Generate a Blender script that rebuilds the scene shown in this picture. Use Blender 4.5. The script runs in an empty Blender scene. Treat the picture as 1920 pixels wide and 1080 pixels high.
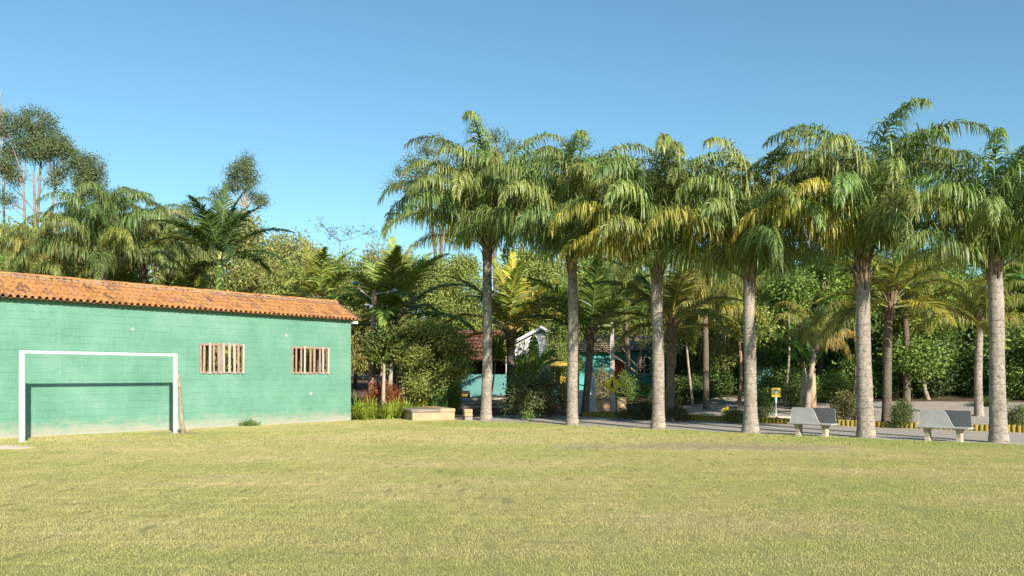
import bpy, math, random
import numpy as np
from mathutils import Vector, Matrix, Euler
R = math.radians
random.seed(7)
SC = bpy.context.scene
COL = SC.collection

# ------------------------------------------------------------------ camera, sky, sun, exposure
F = 1620.0            # focal length in photo pixels (photo 1920 wide)
CX, CY, CH = 960.0, 706.0, 1.6
cd = bpy.data.cameras.new('camera'); cam = bpy.data.objects.new('camera', cd); COL.objects.link(cam)
cd.sensor_width = 36.0; cd.lens = F / 1920 * 36.0; cd.shift_y = (CY - 540) / 1920
cd.clip_start = 0.1; cd.clip_end = 5000
cam.location = (0, 0, CH); cam.rotation_euler = (R(90), 0, 0)
SC.camera = cam
SUN_EL = 24.5
SUN_AZ = 155.0        # clockwise from +Y
W = bpy.data.worlds.new('World'); SC.world = W; W.use_nodes = True
wn = W.node_tree; wn.nodes.clear()
sky = wn.nodes.new('ShaderNodeTexSky'); sky.sky_type = 'NISHITA'; sky.sun_disc = False
sky.sun_elevation = R(SUN_EL); sky.sun_rotation = R(SUN_AZ)
sky.air_density = 1.0; sky.dust_density = 0.15; sky.ozone_density = 1.5; sky.altitude = 0
bg = wn.nodes.new('ShaderNodeBackground'); bg.inputs['Strength'].default_value = 0.101
wo = wn.nodes.new('ShaderNodeOutputWorld')
tint = wn.nodes.new('ShaderNodeMix'); tint.data_type = 'RGBA'; tint.blend_type = 'MULTIPLY'; tint.inputs[0].default_value = 1   # white balance of the whole sky
wn.links.new(sky.outputs[0], tint.inputs[6]); tint.inputs[7].default_value = (0.73, 1.01, 1.03, 1)
wn.links.new(tint.outputs[2], bg.inputs['Color']); wn.links.new(bg.outputs[0], wo.inputs['Surface'])
sd = bpy.data.lights.new('sun', 'SUN'); sun = bpy.data.objects.new('sun', sd); COL.objects.link(sun)
sd.energy = 5.0; sd.angle = R(0.53); sd.color = (1.0, 0.93, 0.82)
_sv = Vector((math.sin(R(SUN_AZ)) * math.cos(R(SUN_EL)), math.cos(R(SUN_AZ)) * math.cos(R(SUN_EL)), math.sin(R(SUN_EL))))
sun.rotation_euler = _sv.to_track_quat('Z', 'Y').to_euler(); sun.location = _sv * 60
SC.view_settings.view_transform = 'Standard'; SC.view_settings.look = 'None'
SC.view_settings.exposure = 0.6; SC.view_settings.gamma = 1.0; SC.view_settings.use_curve_mapping = False
SC.render.engine = 'CYCLES'
SC.cycles.max_bounces = 6; SC.cycles.transparent_max_bounces = 4
SC.cycles.use_adaptive_sampling = True

# ------------------------------------------------------------------ helpers
def X_at(px, Y): return (px - CX) / F * Y
def Z_at(py, Y): return CH + (CY - py) / F * Y
NRM = np.array((0.64, 0.768)); ALG = np.array((0.768, -0.64))
def gh(x, y):
    t = NRM[0] * x + NRM[1] * y
    k = min(1, max(0, (t - 29.5) / 15.5)); k = k * k * (3 - 2 * k)
    return 1.0 * k + max(0, t - 50) * 0.03
def TS(t, s): p = NRM * t + ALG * s; return float(p[0]), float(p[1])

class MB:
    def __init__(s): s.v = []; s.f = []
    def add(s, vs, fs):
        o = len(s.v); s.v += [tuple(v) for v in vs]; s.f += [tuple(i + o for i in f) for f in fs]; return s
    def box(s, a, b, M=None):
        x0, y0, z0 = a; x1, y1, z1 = b
        vs = [Vector(p) for p in ((x0,y0,z0),(x1,y0,z0),(x1,y1,z0),(x0,y1,z0),(x0,y0,z1),(x1,y0,z1),(x1,y1,z1),(x0,y1,z1))]
        if M: vs = [M @ v for v in vs]
        return s.add(vs, [(0,3,2,1),(4,5,6,7),(0,1,5,4),(1,2,6,5),(2,3,7,6),(3,0,4,7)])
    def bbox(s, a, b, c=0.01, M=None):
        # bevelled box: chamfered corners all round (24 verts)
        a = Vector(a); b = Vector(b); vs = []; idx = {}
        for sx in (0,1):
            for sy in (0,1):
                for sz in (0,1):
                    base = Vector((b.x if sx else a.x, b.y if sy else a.y, b.z if sz else a.z))
                    inn = Vector((-c if sx else c, -c if sy else c, -c if sz else c))
                    for ax in range(3):
                        p = base.copy()
                        for k in range(3):
                            if k != ax: p[k] += inn[k]
                        idx[(sx,sy,sz,ax)] = len(vs); vs.append(M @ p if M else p)
        fs = []
        I = idx
        for ax in range(3):
            o = [k for k in range(3) if k != ax]
            for sgn in (0,1):
                q = []
                for (p, r) in ((0,0),(1,0),(1,1),(0,1)):
                    k = [0,0,0]; k[ax] = sgn; k[o[0]] = p; k[o[1]] = r; q.append(I[(*k, ax)])
                fs.append(q)
        for ax in range(3):     # edges along ax
            o = [k for k in range(3) if k != ax]
            for p in (0,1):
                for r in (0,1):
                    k0 = [0,0,0]; k0[o[0]] = p; k0[o[1]] = r; k1 = list(k0); k1[ax] = 1
                    fs.append([I[(*k0,o[0])], I[(*k1,o[0])], I[(*k1,o[1])], I[(*k0,o[1])]])
        for sx in (0,1):
            for sy in (0,1):
                for sz in (0,1): fs.append([I[(sx,sy,sz,0)], I[(sx,sy,sz,1)], I[(sx,sy,sz,2)]])
        return s.add(vs, fs)
    def tube(s, pts, rad, n=8, cap=True, flat=1.0):
        pts = [Vector(p) for p in pts]
        if not hasattr(rad, '__len__'): rad = [rad] * len(pts)
        rings = []; up = None
        for i, p in enumerate(pts):
            t = (pts[min(i+1, len(pts)-1)] - pts[max(i-1, 0)]).normalized()
            if up is None:
                up = Vector((1,0,0)) if abs(t.x) < 0.9 else Vector((0,1,0))
            sx = t.cross(up).normalized(); sy = sx.cross(t).normalized(); up = sy
            rings.append([p + (sx * math.cos(a) + sy * math.sin(a) * flat) * rad[i] for a in (2*math.pi*k/n for k in range(n))])
        vs = [v for r in rings for v in r]; fs = []
        for i in range(len(rings)-1):
            for k in range(n):
                a = i*n+k; b = i*n+(k+1)%n; fs.append((a, b, b+n, a+n))
        if cap: fs.append(tuple(range(n-1,-1,-1))); fs.append(tuple((len(rings)-1)*n+k for k in range(n)))
        return s.add(vs, fs)
    def mesh(s, name, mat, smooth=False):
        m = bpy.data.meshes.new(name); m.from_pydata(s.v, [], s.f); m.materials.append(mat)
        if smooth: m.polygons.foreach_set('use_smooth', [True]*len(m.polygons))
        m.update(); return m
    def build(s, name, mat, parent=None, smooth=False, fixn=True):
        m = s.mesh(name, mat, smooth)
        if fixn:
            import bmesh
            b = bmesh.new(); b.from_mesh(m); bmesh.ops.recalc_face_normals(b, faces=b.faces); b.to_mesh(m); b.free()
        return obj(name, m, parent)
def obj(name, mesh, parent=None, loc=None, rot=None, scale=None, color=None):
    o = bpy.data.objects.new(name, mesh); COL.objects.link(o)
    if parent: o.parent = parent
    if loc is not None: o.location = loc
    if rot is not None: o.rotation_euler = rot
    if scale is not None: o.scale = scale if hasattr(scale, '__len__') else (scale,)*3
    if color is not None: o.color = (*color, 1)
    return o
def tag(o, label=None, cat=None, group=None, kind=None):
    if label: o['label'] = label
    if cat: o['category'] = cat
    if group: o['group'] = group
    if kind: o['kind'] = kind
    return o
def thing(name, label, cat, loc=(0,0,0), rz=0, group=None):
    o = bpy.data.objects.new(name, None); COL.objects.link(o); o.location = loc; o.rotation_euler = (0,0,rz)
    o.empty_display_size = 0.2
    return tag(o, label, cat, group)
def qmesh(name, V, mat, smooth=False):
    # V: (N,4,3) independent quads
    n = len(V); m = bpy.data.meshes.new(name)
    m.vertices.add(n*4); m.vertices.foreach_set('co', V.reshape(-1).astype(np.float32))
    m.loops.add(n*4); m.loops.foreach_set('vertex_index', np.arange(n*4, dtype=np.int32))
    m.polygons.add(n); m.polygons.foreach_set('loop_start', np.arange(0, n*4, 4, dtype=np.int32))
    m.materials.append(mat); m.update(calc_edges=True)
    return m
def gridmesh(name, P, mat, smooth=True):
    # P (a,b,3)
    a, b, _ = P.shape; m = bpy.data.meshes.new(name)
    idx = np.arange(a*b).reshape(a, b)
    f = np.stack([idx[:-1,:-1], idx[1:,:-1], idx[1:,1:], idx[:-1,1:]], -1).reshape(-1, 4)
    m.from_pydata(P.reshape(-1,3).tolist(), [], f.tolist()); m.materials.append(mat)
    if smooth: m.polygons.foreach_set('use_smooth', [True]*len(m.polygons))
    m.update(); return m

# ------------------------------------------------------------------ materials
class NT:
    def __init__(s, name):
        s.m = bpy.data.materials.new(name); s.m.use_nodes = True; s.t = s.m.node_tree; s.t.nodes.clear()
        s.out = s.n('ShaderNodeOutputMaterial')
    def n(s, typ, **k):
        x = s.t.nodes.new(typ)
        for a, b in k.items(): setattr(x, a, b)
        return x
    def l(s, a, b): s.t.links.new(a, b)
    def set(s, inp, v):
        if hasattr(v, 'links') or isinstance(v, bpy.types.NodeSocket): s.l(v, inp)
        else: inp.default_value = (*v, 1) if hasattr(v, '__len__') and len(v) == 3 and inp.type == 'RGBA' else v
    def pos(s, obj=False):
        if obj: return s.n('ShaderNodeTexCoord').outputs['Object']
        return s.n('ShaderNodeNewGeometry').outputs['Position']
    def map(s, v, scale):
        x = s.n('ShaderNodeMapping'); s.l(v, x.inputs['Vector']); x.inputs['Scale'].default_value = scale; return x.outputs[0]
    def noise(s, v, scale, detail=4, rough=0.6):
        x = s.n('ShaderNodeTexNoise'); s.l(v, x.inputs['Vector']); x.inputs['Scale'].default_value = scale
        x.inputs['Detail'].default_value = detail; x.inputs['Roughness'].default_value = rough; return x.outputs[0]
    def ramp(s, f, stops):
        x = s.n('ShaderNodeValToRGB'); s.l(f, x.inputs[0]); e = x.color_ramp.elements
        while len(e) < len(stops): e.new(0.5)
        for i, (p, c) in enumerate(stops):
            e[i].position = p; e[i].color = (*c, 1) if hasattr(c, '__len__') else (c, c, c, 1)
        return x.outputs[0]
    def mix(s, f, a, b, mode='MIX'):
        x = s.n('ShaderNodeMix', data_type='RGBA', blend_type=mode)
        s.set(x.inputs[0], f); s.set(x.inputs[6], a); s.set(x.inputs[7], b); return x.outputs[2]
    def math(s, op, a, b=0.0, c=None, clamp=False):
        x = s.n('ShaderNodeMath', operation=op, use_clamp=clamp); s.set(x.inputs[0], a); s.set(x.inputs[1], b)
        if c is not None: s.set(x.inputs[2], c)
        return x.outputs[0]
    def sep(s, v):
        x = s.n('ShaderNodeSeparateXYZ'); s.l(v, x.inputs[0]); return x.outputs
    def bump(s, h, strength, dist=0.02):
        x = s.n('ShaderNodeBump'); s.l(h, x.inputs['Height']); x.inputs['Strength'].default_value = strength
        x.inputs['Distance'].default_value = dist; return x.outputs[0]
    def bsdf(s, color, rough=0.8, normal=None, spec=0.3, metal=0.0):
        b = s.n('ShaderNodeBsdfPrincipled'); s.set(b.inputs['Base Color'], color); s.set(b.inputs['Roughness'], rough)
        b.inputs['Specular IOR Level'].default_value = spec; b.inputs['Metallic'].default_value = metal
        if normal is not None: s.l(normal, b.inputs['Normal'])
        s.l(b.outputs[0], s.out.inputs[0]); s.b = b; return s.m

def mat_simple(name, c1, c2=None, scale=6.0, rough=0.8, bump=0.3, spec=0.3, obj=True, bscale=None, bd=0.01, metal=0.0):
    n = NT(name); p = n.pos(obj); c2 = c2 or tuple(x*0.6 for x in c1)
    f = n.noise(p, scale, 5, 0.65); c = n.ramp(f, [(0.3, c2), (0.65, c1)])
    h = n.noise(p, bscale or scale*4, 4)
    return n.bsdf(c, rough, n.bump(h, bump, bd), spec, metal)

def mat_leaf(name, trans=0.3, rough=0.5, vary=0.45, spec=0.35, fixed=None):
    # base colour = object colour, varied leaf by leaf (each leaf is an island) and tree by tree
    n = NT(name)
    oi = n.n('ShaderNodeObjectInfo'); g = n.n('ShaderNodeNewGeometry')
    r = g.outputs['Random Per Island']
    k = n.math('MULTIPLY_ADD', r, vary*2, 1 - vary)
    x = n.n('ShaderNodeMix', data_type='RGBA', blend_type='MULTIPLY'); x.inputs[0].default_value = 1
    if fixed: x.inputs[6].default_value = (*fixed, 1)
    else: n.l(oi.outputs['Color'], x.inputs[6])
    comb = n.n('ShaderNodeCombineXYZ'); 
    r2 = n.math('FRACT', n.math('MULTIPLY', r, 17.3))
    kr = n.math('MULTIPLY', k, n.math('MULTIPLY_ADD', r2, 0.34, 0.82))
    n.l(kr, comb.inputs[0]); n.l(k, comb.inputs[1]); n.l(n.math('MULTIPLY', k, 0.9), comb.inputs[2])
    n.l(comb.outputs[0], x.inputs[7]); col = x.outputs[2]
    b = n.n('ShaderNodeBsdfPrincipled'); n.l(col, b.inputs['Base Color']); b.inputs['Roughness'].default_value = rough
    b.inputs['Specular IOR Level'].default_value = spec
    t = n.n('ShaderNodeBsdfTranslucent'); tc = n.mix(1.0, col, (1.5, 1.35, 0.5), 'MULTIPLY'); n.l(tc, t.inputs[0])
    ms = n.n('ShaderNodeMixShader'); ms.inputs[0].default_value = trans
    n.l(b.outputs[0], ms.inputs[1]); n.l(t.outputs[0], ms.inputs[2]); n.l(ms.outputs[0], n.out.inputs[0])
    return n.m

M_leaf = mat_leaf('leaf', 0.28, 0.55, 0.5, 0.3)
M_frond = mat_leaf('palm_leaflet', 0.24, 0.42, 0.5, 0.42)
M_bigleaf = mat_leaf('broad_leaf', 0.35, 0.4, 0.25, 0.4)

def mat_grass_surface():
    n = NT('lawn'); p = n.pos()
    big = n.noise(n.map(p, (0.16, 0.30, 1)), 1.0, 5, 0.6)
    c = n.ramp(big, [(0.30, (0.34, 0.34, 0.11)), (0.46, (0.42, 0.38, 0.14)), (0.62, (0.50, 0.41, 0.19)), (0.76, (0.44, 0.38, 0.15))])
    xyz = n.sep(p); tt = n.math('ADD', n.math('MULTIPLY', xyz[0], 0.64), n.math('MULTIPLY', xyz[1], 0.768))
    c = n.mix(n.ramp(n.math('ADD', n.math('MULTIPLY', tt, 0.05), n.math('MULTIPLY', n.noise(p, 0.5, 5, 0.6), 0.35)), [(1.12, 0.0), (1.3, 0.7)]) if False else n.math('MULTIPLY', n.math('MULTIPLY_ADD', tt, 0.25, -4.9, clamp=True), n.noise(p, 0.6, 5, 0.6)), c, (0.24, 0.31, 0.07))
    f2 = n.noise(p, 9.0, 6, 0.7)
    c = n.mix(n.ramp(f2, [(0.35, 0.4), (0.62, 0.0)]), c, (0.20, 0.22, 0.07))
    f3 = n.noise(p, 70.0, 3, 0.7)
    c = n.mix(n.ramp(f3, [(0.35, 0.6), (0.55, 0.0)]), c, (0.12, 0.125, 0.04))
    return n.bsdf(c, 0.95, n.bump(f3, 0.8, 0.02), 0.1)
def mat_blade():
    n = NT('grass_blade'); p = n.pos(); g = n.n('ShaderNodeNewGeometry'); r = g.outputs['Random Per Island']
    big = n.noise(n.map(p, (0.16, 0.30, 1)), 1.0, 5, 0.6)
    c = n.ramp(big, [(0.30, (0.43, 0.45, 0.16)), (0.44, (0.56, 0.51, 0.20)), (0.60, (0.71, 0.57, 0.30)), (0.76, (0.60, 0.52, 0.22))])
    far = n.ramp(n.noise(p, 1.3, 4, 0.6), [(0.4, 0.0), (0.7, 0.6)])
    c = n.mix(far, c, (0.38, 0.42, 0.11))
    xyz = n.sep(p); tt = n.math('ADD', n.math('MULTIPLY', xyz[0], 0.64), n.math('MULTIPLY', xyz[1], 0.768))
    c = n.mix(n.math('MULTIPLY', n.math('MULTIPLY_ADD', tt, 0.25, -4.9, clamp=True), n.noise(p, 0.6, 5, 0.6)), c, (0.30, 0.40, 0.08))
    c = n.mix(n.ramp(r, [(0.0, 0.6), (0.4, 0.0)]), c, (0.22, 0.29, 0.07))
    c = n.mix(n.ramp(r, [(0.7, 0.0), (1.0, 0.75)]), c, (0.68, 0.58, 0.33))
    d = n.n('ShaderNodeBsdfDiffuse'); n.l(c, d.inputs[0]); t = n.n('ShaderNodeBsdfTranslucent'); n.l(c, t.inputs[0])
    ms = n.n('ShaderNodeMixShader'); ms.inputs[0].default_value = 0.3
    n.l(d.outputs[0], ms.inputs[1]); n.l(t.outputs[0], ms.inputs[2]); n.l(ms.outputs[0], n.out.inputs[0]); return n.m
def mat_gravel(name, c1, c2, c3):
    n = NT(name); p = n.pos()
    v = n.n('ShaderNodeTexVoronoi'); n.l(p, v.inputs['Vector']); v.inputs['Scale'].default_value = 28
    c = n.mix(n.sep(v.outputs['Color'])[0], c1, c2)
    c = n.mix(n.ramp(n.noise(p, 1.1, 5, 0.65), [(0.42, 0.0), (0.68, 0.75)]), c, c3)
    h = n.math('MULTIPLY', v.outputs['Distance'], -1)
    return n.bsdf(c, 0.95, n.bump(h, 0.7, 0.03), 0.15)
def mat_painted_block():
    n = NT('green_painted_block'); p = n.pos(); z = n.sep(p)[2]
    f = n.noise(n.map(p, (1, 1, 1)), 0.9, 6, 0.62)
    c = n.ramp(f, [(0.3, (0.118, 0.27, 0.19)), (0.48, (0.145, 0.315, 0.225)), (0.56, (0.165, 0.335, 0.245)), (0.72, (0.205, 0.37, 0.28))])
    st = n.noise(n.map(p, (7, 7, 0.5)), 1.6, 5, 0.7)          # rain streaks
    c = n.mix(n.ramp(st, [(0.55, 0.0), (0.8, 0.5)]), c, (0.22, 0.40, 0.31))
    c = n.mix(n.ramp(n.noise(n.map(p, (5, 5, 1.4)), 2.7, 4, 0.7), [(0.56, 0.0), (0.8, 0.5)]), c, (0.10, 0.25, 0.175))
    c = n.mix(n.ramp(n.noise(n.map(p, (9, 9, 2.2)), 3.0, 3, 0.6), [(0.60, 0.0), (0.70, 0.5)]), c, (0.24, 0.42, 0.32))
    ch = n.noise(p, 5.0, 6, 0.75)                               # chips showing pale plaster
    c = n.mix(n.ramp(ch, [(0.70, 0.0), (0.74, 0.8)]), c, (0.36, 0.44, 0.36))
    # rising damp: paint gone chalky near the ground with an uneven edge
    e = n.noise(n.map(p, (1.3, 1.3, 3)), 1.5, 6, 0.7)
    k = n.math('ADD', z, n.math('MULTIPLY_ADD', e, -0.85, 0.42))
    c = n.mix(n.ramp(k, [(0.05, 0.9), (0.42, 0.0)]), c, (0.40, 0.37, 0.29))
    h = n.noise(p, 60, 4, 0.7); h2 = n.noise(p, 9, 3, 0.6)
    hh = n.math('ADD', n.math('MULTIPLY', h, 0.35), n.math('MULTIPLY', h2, 0.65))
    return n.bsdf(c, 0.6, n.bump(hh, 0.6, 0.012), 0.25)
def mat_tile():
    n = NT('clay_tile'); p = n.pos(); oi = n.n('ShaderNodeObjectInfo'); r = oi.outputs['Random']
    c = n.ramp(r, [(0.0, (0.32, 0.155, 0.07)), (0.2, (0.46, 0.22, 0.08)), (0.7, (0.55, 0.275, 0.10)), (0.9, (0.48, 0.25, 0.13)), (1.0, (0.20, 0.105, 0.075))])
    f = n.noise(p, 1.7, 7, 0.72)
    c = n.mix(n.ramp(f, [(0.57, 0.0), (0.67, 0.7)]), c, (0.15, 0.095, 0.08))
    c = n.mix(n.ramp(n.noise(p, 14, 5, 0.7), [(0.58, 0.0), (0.75, 0.5)]), c, (0.20, 0.11, 0.075))
    return n.bsdf(c, 0.85, n.bump(n.noise(p, 40, 4), 0.4, 0.01), 0.2)
def mat_palm_trunk(name, c1, c2, ring=0.13, ringdark=(0.09,0.075,0.06)):
    n = NT(name); tc = n.n('ShaderNodeTexCoord').outputs['Object']; z = n.sep(tc)[2]
    wob = n.noise(tc, 1.6, 4, 0.6)
    zz = n.math('ADD', z, n.math('MULTIPLY', wob, 0.22))
    fr = n.math('FRACT', n.math('DIVIDE', zz, ring))
    line = n.ramp(fr, [(0.0, 1.0), (0.13, 0.0), (0.9, 0.0), (1.0, 0.7)])
    br = n.ramp(n.noise(n.map(tc, (3, 3, 1.2)), 2.0, 3, 0.6), [(0.46, 0.0), (0.60, 0.85)])
    f = n.noise(n.map(tc, (3, 3, 1.0)), 1.4, 6, 0.7)
    c = n.ramp(f, [(0.3, c2), (0.6, c1)])
    blot = n.noise(n.map(tc, (2, 2, 1.6)), 2.2, 6, 0.75)
    c = n.mix(n.ramp(blot, [(0.55, 0.0), (0.62, 0.55)]), c, tuple(min(1, x*1.45) for x in c1))
    c = n.mix(n.ramp(n.noise(tc, 13, 5, 0.7), [(0.5, 0.0), (0.64, 0.7)]), c, (0.12, 0.10, 0.08))
    c = n.mix(n.math('MULTIPLY', line, br), c, ringdark)
    up = n.math('MULTIPLY', n.math('MULTIPLY_ADD', z, 0.55, -1.9, clamp=True), n.ramp(n.noise(n.map(tc, (6, 6, 3)), 1.6, 5, 0.7), [(0.42, 0.0), (0.55, 0.9)]))
    c = n.mix(up, c, (0.10, 0.08, 0.06))
    vert = n.noise(n.map(tc, (22, 22, 0.8)), 1.0, 4, 0.6)
    h = n.math('ADD', n.math('MULTIPLY', line, -0.6), n.math('ADD', n.math('MULTIPLY', vert, 0.5), n.noise(tc, 25, 4, 0.7)))
    return n.bsdf(c, 0.9, n.bump(h, 0.6, 0.02), 0.15)

M_lawn = mat_grass_surface(); M_blade = mat_blade()
M_path = mat_gravel('path_gravel', (0.56, 0.49, 0.42), (0.36, 0.315, 0.27), (0.52, 0.44, 0.36))
M_road = mat_gravel('pale_gravel', (0.56, 0.49, 0.42), (0.40, 0.34, 0.29), (0.44, 0.37, 0.29))
M_soil = mat_simple('soil', (0.20, 0.14, 0.09), (0.07, 0.055, 0.035), 1.2, 0.95, 0.8, 0.1, False, 14, 0.05)
M_sand = mat_simple('bare_sand', (0.80, 0.64, 0.48), (0.60, 0.46, 0.33), 3.0, 0.95, 0.6, 0.1, False, 30)
M_block = mat_painted_block(); M_tile = mat_tile()
M_mortar = mat_simple('roof_mortar', (0.42, 0.36, 0.31), (0.14, 0.115, 0.10), 5.0, 0.95, 0.7, 0.1)
M_white = mat_simple('white_paint', (0.80, 0.80, 0.78), (0.62, 0.61, 0.58), 3.0, 0.5, 0.15, 0.4)
M_slat = mat_simple('weathered_whitewashed_wood', (0.46, 0.32, 0.25), (0.28, 0.18, 0.13), 7.0, 0.85, 0.4, 0.2)
M_slatp = mat_simple('pale_wood', (0.58, 0.48, 0.40), (0.40, 0.31, 0.25), 7.0, 0.85, 0.4, 0.2)
M_darkwood = mat_simple('dark_wood', (0.13, 0.085, 0.055), (0.06, 0.04, 0.03), 5.0, 0.85, 0.4, 0.2)
M_bark = mat_simple('bark', (0.24, 0.19, 0.145), (0.09, 0.07, 0.05), 4.0, 0.95, 0.8, 0.1)
M_palebark = mat_simple('pale_bark', (0.46, 0.39, 0.31), (0.22, 0.17, 0.13), 3.0, 0.9, 0.6, 0.1)
M_redbark = mat_simple('reddish_bark', (0.40, 0.24, 0.17), (0.20, 0.12, 0.085), 2.0, 0.9, 0.6, 0.1)
M_trunk = mat_palm_trunk('grey_palm_trunk', (0.40, 0.335, 0.275), (0.23, 0.19, 0.15), 0.17)
M_trunk_dark = mat_palm_trunk('dark_palm_trunk', (0.20, 0.155, 0.115), (0.10, 0.075, 0.055), 0.08)
M_boot = mat_simple('old_leaf_bases', (0.30, 0.215, 0.145), (0.075, 0.05, 0.035), 6.0, 0.95, 0.9, 0.1)
M_petiole = mat_simple('green_petiole', (0.19, 0.22, 0.06), (0.10, 0.10, 0.04), 3.0, 0.5, 0.2, 0.4)
M_ypetiole = mat_simple('yellow_petiole', (0.62, 0.45, 0.10), (0.40, 0.30, 0.07), 3.0, 0.5, 0.2, 0.4)
M_paleredbark = mat_simple('pale_reddish_bark', (0.34, 0.26, 0.205), (0.20, 0.15, 0.12), 2.0, 0.9, 0.5, 0.1)
M_shaft = mat_simple('yellow_green_crownshaft', (0.52, 0.56, 0.14), (0.36, 0.42, 0.09), 2.0, 0.45, 0.1, 0.4)
M_bench = mat_simple('bench_concrete', (0.41, 0.39, 0.37), (0.31, 0.30, 0.285), 5.0, 0.85, 0.35, 0.2, bscale=60)
M_benchshade = mat_simple('shaded_bench_concrete', (0.15, 0.155, 0.165), (0.11, 0.115, 0.12), 5.0, 0.85, 0.35, 0.2, bscale=60)  # bench concrete with the rear backrest's shade painted into its colour
M_benchleg = mat_simple('bench_leg_concrete', (0.50, 0.42, 0.32), (0.36, 0.29, 0.21), 5.0, 0.9, 0.5, 0.2)
M_conc = mat_simple('old_concrete', (0.36, 0.31, 0.25), (0.17, 0.145, 0.12), 2.5, 0.95, 0.6, 0.1)
M_conc_o = mat_simple('ochre_stone', (0.58, 0.40, 0.24), (0.40, 0.28, 0.17), 4.0, 0.95, 0.6, 0.1)
M_yellow = mat_simple('yellow_paint', (0.50, 0.36, 0.05), (0.16, 0.12, 0.04), 5.0, 0.7, 0.4, 0.3)
M_yelsign = mat_simple('yellow_sign', (0.80, 0.56, 0.015), (0.74, 0.50, 0.01), 2.0, 0.4, 0.0, 0.5)
M_black = mat_simple('black_paint', (0.02, 0.02, 0.022), (0.015, 0.015, 0.015), 3.0, 0.5, 0.0, 0.4)
M_signwhite = mat_simple('sign_white', (0.80, 0.80, 0.80), (0.78, 0.78, 0.78), 3.0, 0.5, 0.0, 0.4)
M_teal = mat_simple('turquoise_wall', (0.12, 0.46, 0.40), (0.085, 0.36, 0.32), 1.0, 0.8, 0.2, 0.2)
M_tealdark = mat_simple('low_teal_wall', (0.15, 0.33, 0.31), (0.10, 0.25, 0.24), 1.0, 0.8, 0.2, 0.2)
M_plaster = mat_simple('white_plaster', (0.66, 0.66, 0.66), (0.50, 0.50, 0.50), 1.0, 0.85, 0.2, 0.2)
M_oldtile = mat_simple('old_brown_tile', (0.27, 0.115, 0.075), (0.10, 0.05, 0.04), 1.5, 0.9, 0.5, 0.1)
M_paletile = mat_simple('weathered_pale_tile', (0.46, 0.36, 0.30), (0.24, 0.16, 0.12), 1.5, 0.9, 0.5, 0.1)
M_red = mat_simple('red_paint', (0.42, 0.07, 0.03), (0.28, 0.05, 0.02), 3.0, 0.6, 0.2, 0.3)
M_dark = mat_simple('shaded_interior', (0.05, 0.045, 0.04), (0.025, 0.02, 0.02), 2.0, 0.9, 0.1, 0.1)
M_greenfence = mat_simple('dark_green_board', (0.035, 0.13, 0.085), (0.02, 0.08, 0.05), 3.0, 0.8, 0.3, 0.2)
M_metal = mat_simple('galvanised_metal', (0.45, 0.46, 0.48), (0.30, 0.31, 0.33), 4.0, 0.45, 0.1, 0.5, metal=0.6)
M_polew = mat_simple('old_timber_pole', (0.40, 0.25, 0.18), (0.22, 0.14, 0.11), 3.0, 0.9, 0.5, 0.1)
M_polec = mat_simple('concrete_pole', (0.50, 0.45, 0.40), (0.33, 0.29, 0.26), 2.5, 0.9, 0.3, 0.1)
M_blue = mat_simple('blue_glass', (0.03, 0.14, 0.32), (0.02, 0.10, 0.25), 3.0, 0.2, 0.0, 0.6)
M_bluew = mat_simple('pale_blue_paint', (0.50, 0.64, 0.68), (0.40, 0.55, 0.60), 3.0, 0.6, 0.1, 0.3)
M_brick = mat_simple('pink_brick', (0.50, 0.33, 0.25), (0.36, 0.23, 0.17), 5.0, 0.9, 0.4, 0.1)
M_stake = mat_simple('mossy_log', (0.46, 0.38, 0.27), (0.14, 0.12, 0.075), 11.0, 0.95, 0.9, 0.1)
def mat_glass():
    n = NT('window_glass'); return n.bsdf((0.03, 0.035, 0.04), 0.08, None, 0.6)
M_glass = mat_glass()

# ------------------------------------------------------------------ ground
def spaced(lo, hi, c, n, dense):
    t = np.linspace(-1, 1, n); s = np.sign(t) * (dense*np.abs(t) + (1-dense)*np.abs(t)**4)
    return np.where(s < 0, c + s*(c-lo), c + s*(hi-c))
xs = spaced(-1500, 1500, 0, 161, 0.06); ys = spaced(-600, 2500, 40, 161, 0.06)
G = np.zeros((len(xs), len(ys), 3))
for i, x in enumerate(xs):
    for j, y in enumerate(ys): G[i, j] = (x, y, gh(x, y))
tag(obj('ground', gridmesh('ground', G, M_soil)), 'dark earth and leaf litter under the trees', kind='structure')
rng = np.random.default_rng(3)
def strip(name, t0, t1, s0, s1, nt, ns, z, mat, jag=(0,0), bend=0):
    P = np.zeros((nt, ns, 3)); ja = np.cumsum(rng.normal(0, .03, ns)); ja -= np.linspace(ja[0], ja[-1], ns)
    jb = np.cumsum(rng.normal(0, .03, ns)); jb -= np.linspace(jb[0], jb[-1], ns)
    ja += rng.normal(0, 0.03, ns)
    for i in range(nt):
        for j in range(ns):
            k = i/(nt-1); s = s0 + (s1-s0)*j/(ns-1)
            t = t0 + (t1-t0)*k + ja[j]*jag[0]*(1-k) + jb[j]*jag[1]*k
            x, y = TS(t, s); P[i, j] = (x, y, gh(x, y) + z)
    return obj(name, gridmesh(name, P, mat))
tag(strip('gravel_path', 21.0, 28.4, -23, 70, 8, 240, 0.004, M_path), 'grey gravel path running behind the palm row', kind='structure')
tag(strip('gravel_road', 30.2, 38.2, -19, 70, 14, 200, 0.012, M_road, (3, 3)), 'pale sandy road beyond the yellow kerb', kind='structure')
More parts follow.
